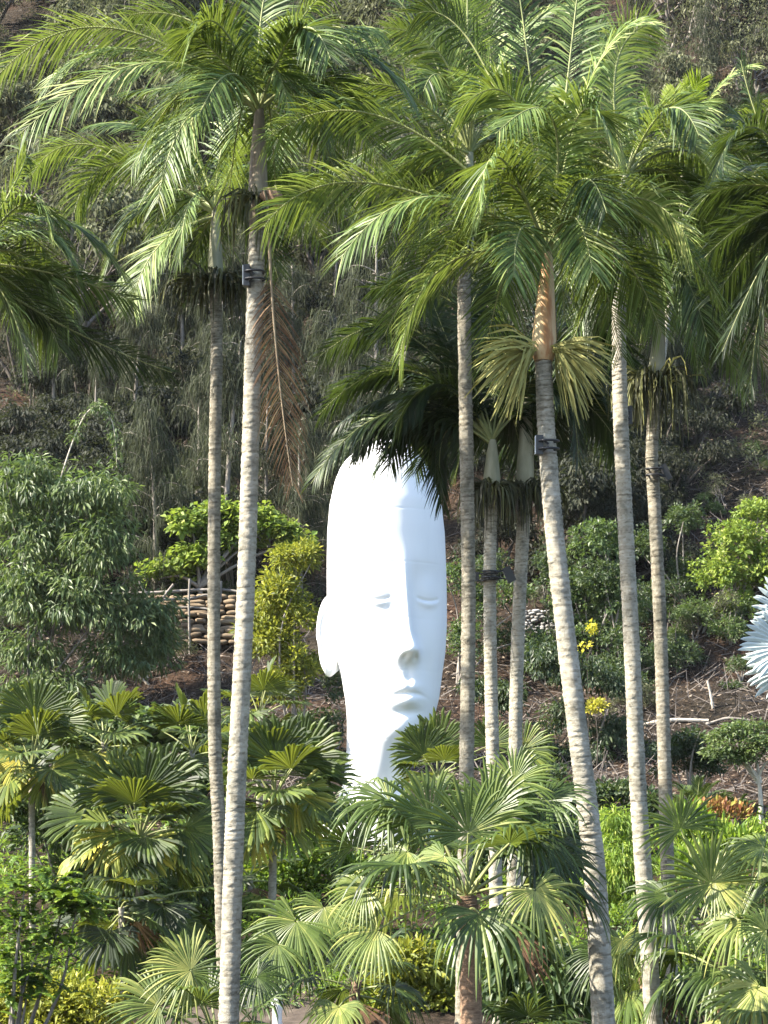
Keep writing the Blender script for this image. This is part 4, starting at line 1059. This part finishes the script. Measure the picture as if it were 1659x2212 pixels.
def piece_wall(name, label, cat, Y, x0, x1, ytop, ybot, pw, ph, mat, piece, dep=.22, batter=.25, skip=0.):
    c = P((x0 + x1) / 2, ybot, Y)
    o = thing(name, label, cat, c)
    ms = [pillow_mesh(mat, piece) for _ in range(4)]
    k = Y / F
    y, row = ybot, 0
    while y > ytop:
        x = x0 - (pw * .5 if row % 2 else 0)
        while x < x1:
            w = pw * rng.uniform(.6, 1.5)
            h = ph * rng.uniform(.85, 1.1)
            if rng.rand() >= skip:
                q = link(piece, ms[rng.randint(4)], o)
                loc = P(x + w / 2, y - ph / 2 + rng.randn() * ph * .14, Y + batter * (ybot - y) * k * 1.0)
                q.location = [float(v) for v in (loc - np.array(o.location))]
                q.scale = (w * k * .53, dep, h * k * .56)
                q.rotation_euler = (0, rng.randn() * .09, rng.randn() * .16)
            x += w
        y -= ph * .93
        row += 1
    mb = MB()
    a, b, c2, d2 = P(x0 - 20, ybot + 10, Y + .25), P(x1 + 20, ybot + 10, Y + .25), P(x1 + 20, ytop + 8, Y + .25 + batter * (ybot - ytop) * k), P(x0 - 20, ytop + 8, Y + .25 + batter * (ybot - ytop) * k)
    e = np.array([0, .5, 0])
    mb.add([a, b, c2, d2, a + e, b + e, c2 + e, d2 + e], [[0, 1, 2, 3], [4, 7, 6, 5], [3, 2, 6, 7], [0, 3, 7, 4], [1, 5, 6, 2]], tint=.3)
    mb.build('earth_fill', M['path'], o)
    return o
piece_wall('bag_wall', 'retaining wall of stacked tan earth bags behind the twin pale trunks', 'wall', hit_depth(450, 1400) - .3, 335, 560, 1290, 1392, 34, 11.5, M['bag'], 'earth_bag')
piece_wall('stone_wall', 'low wall of pale stacked stones left of the leaning trunk', 'wall', hit_depth(1170, 1395) - .3, 1130, 1215, 1320, 1390, 13, 7, M['stone'], 'stone', .16, .3, .12)

FY = hit_depth(450, 1400) - .6
o = thing('pole_fence', 'rustic fence of pale bent poles on top of the earth-bag wall', 'fence', P(420, 1300, FY))
for pts, r in (([(215, 1283), (330, 1280), (440, 1274), (500, 1276), (560, 1290)], .055), ([(250, 1296), (400, 1294), (445, 1285), (470, 1292)], .05), ([(300, 1318), (400, 1312), (470, 1318)], .045)):
    mb = MB()
    tube(mb, spline([P(x, y, FY) for x, y in pts], 20), r, 6)
    mb.build('rail', M['bark'], o)
for pts, r in (([(410, 1250), (408, 1300), (410, 1420)], .045), ([(476, 1255), (474, 1300)], .08), ([(375, 1262), (320, 1330)], .05), ([(300, 1255), (322, 1300), (320, 1345)], .04)):
    mb = MB()
    tube(mb, spline([P(x, y, FY - .1) for x, y in pts], 12), r, 6)
    mb.build('post', M['bark'], o)

def log(label, Y, pts, r, name='fallen_log', mat='wood_pale', cat='log'):
    Y = Y or hit_depth(pts[0][0], pts[0][1])
    W = np.array([P(x, y, Y - .05) for x, y in pts])
    c = spline(W, 16)
    mb = MB()
    tube(mb, c, r * (1 + .12 * rng.randn(16)).clip(.7, 1.3) * np.linspace(1, .7, 16), 8)
    o = mb.build(name, M[mat])
    return tag(o, label, cat)
log('pale fallen log lying on the slope behind the right trunk pair', None, [(1390, 1566), (1450, 1556), (1530, 1557)], .09)
log('grey curved log lying right of the pale fallen log', None, [(1525, 1565), (1570, 1552), (1620, 1556)], .06, mat='bark')
log('thin pale stick jutting out behind the leaning trunk below its floodlight', 84., [(1195, 1035), (1225, 1024), (1252, 1015)], .04, name='dry_stick', cat='stick')
log('bleached bare branch sticking up in the left bush bottom', None, [(318, 1465), (312, 1420), (306, 1375)], .07, name='bare_branch', cat='branch')
log('bleached forked branch leaning left below the big left bush', None, [(322, 1480), (300, 1462), (268, 1440)], .06, name='bare_branch', cat='branch')
log('thin upright stump on the bare slope above the fallen log', None, [(1540, 1530), (1535, 1500), (1528, 1470)], .05, name='dead_stump', cat='stump')
log('white wooden post standing beside the path at bottom', 42., [(599, 2290), (599, 2210), (598, 2134)], .13, name='white_post', mat='white', cat='post')

# ------------------------------------------------------------------ hillside trees
def wispy_meshes(seed):
    H = 10.
    mbt, mbc = MB(), MB()
    c = spline([[0, 0, -.5], [.15 * rng.randn(), .1, H * .4], [.3 * rng.randn(), .2 * rng.randn(), H * .95]], 14)
    tube(mbt, c, np.linspace(.17, .03, 14), 7)
    S = []
    for i in range(46):
        u = rng.uniform(.16, 1.)
        p0 = np.array([np.interp(u, np.linspace(0, 1, 14), c[:, k]) for k in range(3)])
        a = rng.uniform(0, 2 * np.pi)
        L = rng.uniform(.9, 2.3) * (1.15 - .7 * u)
        d = np.array([math.cos(a), math.sin(a), rng.uniform(.1, .8)])
        br = bez(p0, p0 + d * L * .55, p0 + d * L + np.array([0, 0, -.25 * L]), 6)
        tube(mbt, br, np.linspace(.035, .01, 6), 3, cap=False)
        for j in range(95):
            v = rng.uniform(.25, 1.05)
            S.append((p0 + d * L * v + rng.randn(3) * .24 + np.array([0, 0, -.2 * L * v * v]), d))
    n = len(S)
    B = np.array([s[0] for s in S])
    D = np.array([s[1] for s in S])
    Ls = rng.uniform(.45, 1.15, n)
    d2 = norm(D * np.array([.5, .5, .1]) + .6 * rng.randn(n, 3))
    st = np.array([0, .45, 1.])
    p = B[:, None] + d2[:, None] * (Ls[:, None] * (st - .35 * st ** 2))[..., None] * .6
    p[..., 2] -= Ls[:, None] * st ** 1.3 * rng.uniform(.25, 1., (n, 1))
    w = norm(np.cross(norm(rng.randn(n, 3)), [0, 0, 1.]))
    hw = np.array([.010, .013, .004])[None, :, None] * (1 + .3 * rng.rand(n, 1, 1))
    V = np.stack([p - w[:, None] * hw, p + w[:, None] * hw], 2).reshape(-1, 3)
    b = (np.arange(n) * 6)[:, None]
    k = np.arange(2)[None] * 2
    Q = np.stack([b + k, b + k + 1, b + k + 3, b + k + 2], -1).reshape(-1, 4)
    mbc.add(V, Q, tint=np.repeat(np.clip(.5 + .22 * rng.randn(n), 0, 1), 2))
    return mbt.mesh('trunk', M['bark']), mbc.mesh('crown', M['casuarina'])

def bare_meshes(leafn, bark='twig'):
    mbt, mbc = MB(), MB()
    tips = []
    def grow(p, d, L, r, lev):
        d = norm(d)
        e = p + d * L
        m = (p + e) / 2 + rng.randn(3) * L * .09
        tube(mbt, bez(p, m, e, 5), np.linspace(r, r * .6, 5), 4 if lev > 1 else 6, cap=False)
        if lev == 0:
            tips.append(e)
            return
        for i in range(rng.randint(2, 4)):
            grow(p + (e - p) * rng.uniform(.55, 1.), d + rng.randn(3) * .55 + np.array([0, 0, .12]), L * rng.uniform(.55, .85), r * .58, lev - 1)
    for i in range(rng.randint(1, 3)):
        grow(np.array([.2 * i, 0, -.3]), np.array([rng.randn() * .3, rng.randn() * .3, 1.]), rng.uniform(1.6, 2.4), .10, 5)
    t = mbt.mesh('trunk', M[bark])
    tp = np.array(tips)
    if len(tp) > 160:
        tp = tp[rng.choice(len(tp), 160, False)]
    leaf_cloud(mbc, [(q, np.array([.5, .5, .4])) for q in tp], leafn, .19, .075, 'droop', .55, 12)
    return t, mbc.mesh('crown', M['dry_leaf'])

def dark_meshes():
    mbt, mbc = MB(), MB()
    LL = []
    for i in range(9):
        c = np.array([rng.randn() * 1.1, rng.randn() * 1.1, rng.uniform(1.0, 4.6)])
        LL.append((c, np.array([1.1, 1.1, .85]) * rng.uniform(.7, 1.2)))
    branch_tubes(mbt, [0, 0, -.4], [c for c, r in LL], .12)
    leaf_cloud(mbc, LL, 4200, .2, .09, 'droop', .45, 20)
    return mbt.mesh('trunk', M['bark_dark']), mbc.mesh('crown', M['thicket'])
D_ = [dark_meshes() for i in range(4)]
def scrub_meshes(k):
    mbt, mbc = MB(), MB()
    LL = [(np.array([rng.randn() * .8, rng.randn() * .8, rng.uniform(.5, 1.9)]), np.array([.8, .8, .6]) * rng.uniform(.7, 1.2)) for i in range(6)]
    branch_tubes(mbt, [0, 0, -.3], [c for c, r in LL] + [c + np.array([.2, 0, .9]) for c, r in LL[:3]], .05)
    leaf_cloud(mbc, LL, 2600, .13, .06, 'any', .5, 14)
    return mbt.mesh('trunk', M['bark']), mbc.mesh('crown', M[k])
S_ = [scrub_meshes(k) for k in ('lf_mid', 'lf_dark', 'dry_leaf', 'lf_dark')]
W_ = [wispy_meshes(i) for i in range(5)]
B_ = [bare_meshes(4200), bare_meshes(6500), bare_meshes(900, 'bark'), bare_meshes(8500)]
def plant_tree(name, label, cat, group, ms, x, y, s, rz, sink=.3):
    o = thing(name, label, cat, (x, y, float(gz(x, y)) - sink), group)
    o.rotation_euler = (0, 0, rz)
    o.scale = (s, s, s)
    for nm, me in zip(('trunk', 'crown'), ms):
        q = bpy.data.objects.new(nm, me)
        col.objects.link(q)
        q.parent = o
        if nm == 'crown':
            q['kind'] = 'stuff'
    return o
def in_view(x, y, m=60):
    px = CW / 2 + x * F / y
    return -m < px < CW + m
# wispy drooping trees across the shaded middle of the hill
spots = [(330, 84), (420, 88), (500, 86), (580, 90), (650, 85), (720, 92), (770, 88), (300, 96), (390, 101), (480, 98), (560, 104), (640, 99), (730, 103), (820, 97), (210, 93), (120, 98), (40, 104), (880, 92), (960, 95), (1060, 92), (1150, 97), (1250, 93), (1340, 99), (1430, 95), (1500, 103), (160, 108), (1560, 112), (1000, 108), (900, 110), (1120, 110), (1230, 108), (1380, 112)]
for i, (px, y) in enumerate(spots):
    x = (px - CW / 2) / F * y
    plant_tree('wispy_tree', 'wispy grey-green tree with trailing needles on the hillside', 'tree', 'wispy trees on the hillside', W_[i % 5], x, y, rng.uniform(.75, 1.15), rng.uniform(0, 6.28))
for i in range(34):
    y = rng.uniform(108, 162)
    x = rng.uniform(-1.05, 1.05) * CW / 2 / F * y
    plant_tree('wispy_tree', 'wispy grey-green tree with trailing needles on the hillside', 'tree', 'wispy trees on the hillside', W_[i % 5], x, y, rng.uniform(.6, .95), rng.uniform(0, 6.28))
# sparse dry trees all over the upper slope
cnt = 0
for row, y in enumerate((110, 117, 124, 131, 138, 146, 154, 163, 172)):
    hw = CW / 2 / F * y * 1.12
    n = 12
    for i in range(n):
        x = -hw + 2 * hw * (i + .5 + .35 * rng.randn()) / n
        yy = y + 3 * rng.randn()
        plant_tree('dry_tree', 'sparse grey dry tree on the upper hillside', 'tree', 'dry trees on the upper hillside', B_[rng.choice([0, 1, 1, 2, 2, 3, 3])], x, yy, rng.uniform(1.2, 2.1), rng.uniform(0, 6.28))
for i, (px, py_, y) in enumerate([(1180, 0, 80), (190, 0, 77), (250, 0, 79), (1240, 0, 82), (1420, 0, 84), (1480, 0, 88), (1560, 0, 90), (1640, 0, 86)]):
    x = (px - CW / 2) / F * y
    plant_tree('dry_shrub', 'leafless grey twiggy shrub on the lower slope', 'shrub', 'twiggy shrubs on the lower slope', B_[2], x, y, rng.uniform(.35, .6), rng.uniform(0, 6.28))

for i in range(84):
    y = rng.uniform(84, 112)
    x = rng.uniform(-1.1, 1.1) * CW / 2 / F * y
    if i > 50:
        y = rng.uniform(83, 96)
        x = (rng.uniform(1160, 1480) if i % 3 else rng.uniform(-20, 300)) * y / F - CW / 2 / F * y
    px = CW / 2 + x * F / y
    if px > 1480 and y < 100:
        continue
    plant_tree('thicket_tree', 'dull green thicket tree, darkened in colour for the shaded slope', 'tree', 'thicket trees on the middle slope', D_[i % 4], x, y, rng.uniform(.7, 1.2), rng.uniform(0, 6.28))

for i in range(46):
    px, y = (rng.uniform(1200, 1680), rng.uniform(74, 96)) if i % 3 else (rng.uniform(-20, 520), rng.uniform(80, 94))
    if 1400 < px and y < 77:
        continue
    plant_tree('slope_shrub', 'small scrubby grey-green shrub scattered on the brown slope', 'shrub', 'small shrubs scattered on the brown slope', S_[i % 4], (px - CW / 2) / F * y, y, rng.uniform(.5, 1.0), rng.uniform(0, 6.28))

# twigs, litter and low scrub that nobody could count
def scatter(name, label, cat, n, yr, mat, fn, xs=1.15):
    y = rng.uniform(yr[0] ** .5, yr[1] ** .5, n) ** 2
    x = rng.uniform(-1, 1, n) * CW / 2 / F * y * xs
    z = gz(x, y)
    mb = MB()
    fn(mb, np.stack([x, y, z], -1))
    o = mb.build(name, mat)
    o['kind'] = 'stuff'
    return tag(o, label, cat)
def f_twigs(mb, Pp):
    n = len(Pp)
    d = norm(rng.randn(n, 3) * np.array([1, 1, .55]) + np.array([0, 0, .25]))
    L = rng.uniform(.3, 1.3, n)[:, None]
    w = norm(np.cross(d, rng.randn(n, 3))) * rng.uniform(.008, .024, n)[:, None]
    A, B2 = Pp + np.array([0, 0, .03]), Pp + d * L
    V = np.stack([A - w, A + w, B2 + w * .4, B2 - w * .4], 1).reshape(-1, 3)
    Q = np.arange(n * 4).reshape(-1, 4)
    mb.add(V, Q, tint=rng.rand(n))
def f_litter(mb, Pp):
    n = len(Pp)
    a = norm(rng.randn(n, 3) * np.array([1, 1, .4]))
    b = norm(np.cross(a, norm(np.array([0, -.5, 1]) + .6 * rng.randn(n, 3))))
    L = rng.uniform(.03, .12, n)[:, None]
    c = Pp + np.array([0, 0, .06]) + .05 * rng.randn(n, 3)
    V = np.stack([c - a * L, c + b * L * .4, c + a * L, c - b * L * .4], 1).reshape(-1, 3)
    mb.add(V, np.arange(n * 4).reshape(-1, 4), tint=rng.rand(n))
def f_scrub(ll, lw, tint, up):
    def f(mb, Pp):
        leaf_cloud(mb, [(p + np.array([0, 0, up * rng.rand()]), np.array([.5, .5, .35])) for p in Pp], len(Pp) * 24, ll, lw, 'any', tint, 12, csize=.3)
    return f
scatter('twig_litter', 'dry twigs and sticks strewn over the hillside', 'twigs', 42000, (64, 165), M['twig'], f_twigs)
scatter('leaf_litter', 'dry fallen leaves lying over the brown slope', 'leaves', 40000, (60, 130), M['litter'], f_litter)
scatter('dry_scrub', 'low dry olive scrub covering the upper hillside', 'scrub', 3600, (92, 178), M['dry_leaf'], f_scrub(.2, .08, .5, .8))
scatter('ground_cover', 'low green ground cover between the garden palms', 'ground cover', 1500, (44, 62), M['lf_bright'], f_scrub(.17, .06, .45, .3))

# ------------------------------------------------------------------ air
mb = MB()
box(mb, [0, 118, 92], [228, 0, 0], [0, 186, 0], [0, 0, 95])
hz = mb.mesh('haze', [])
m, nt, out = new_mat('pale_air')
pv = nt.nodes.new('ShaderNodeVolumePrincipled')
pv.inputs['Color'].default_value = (.86, .9, .95, 1)
pv.inputs['Density'].default_value = .00006
nt.links.new(pv.outputs[0], out.inputs['Volume'])
hz.materials.append(m)
ho = link('haze', hz, kind='stuff')
tag(ho, 'thin pale haze hanging over the valley and hillside', 'haze')
scene.cycles.volume_bounces = 0
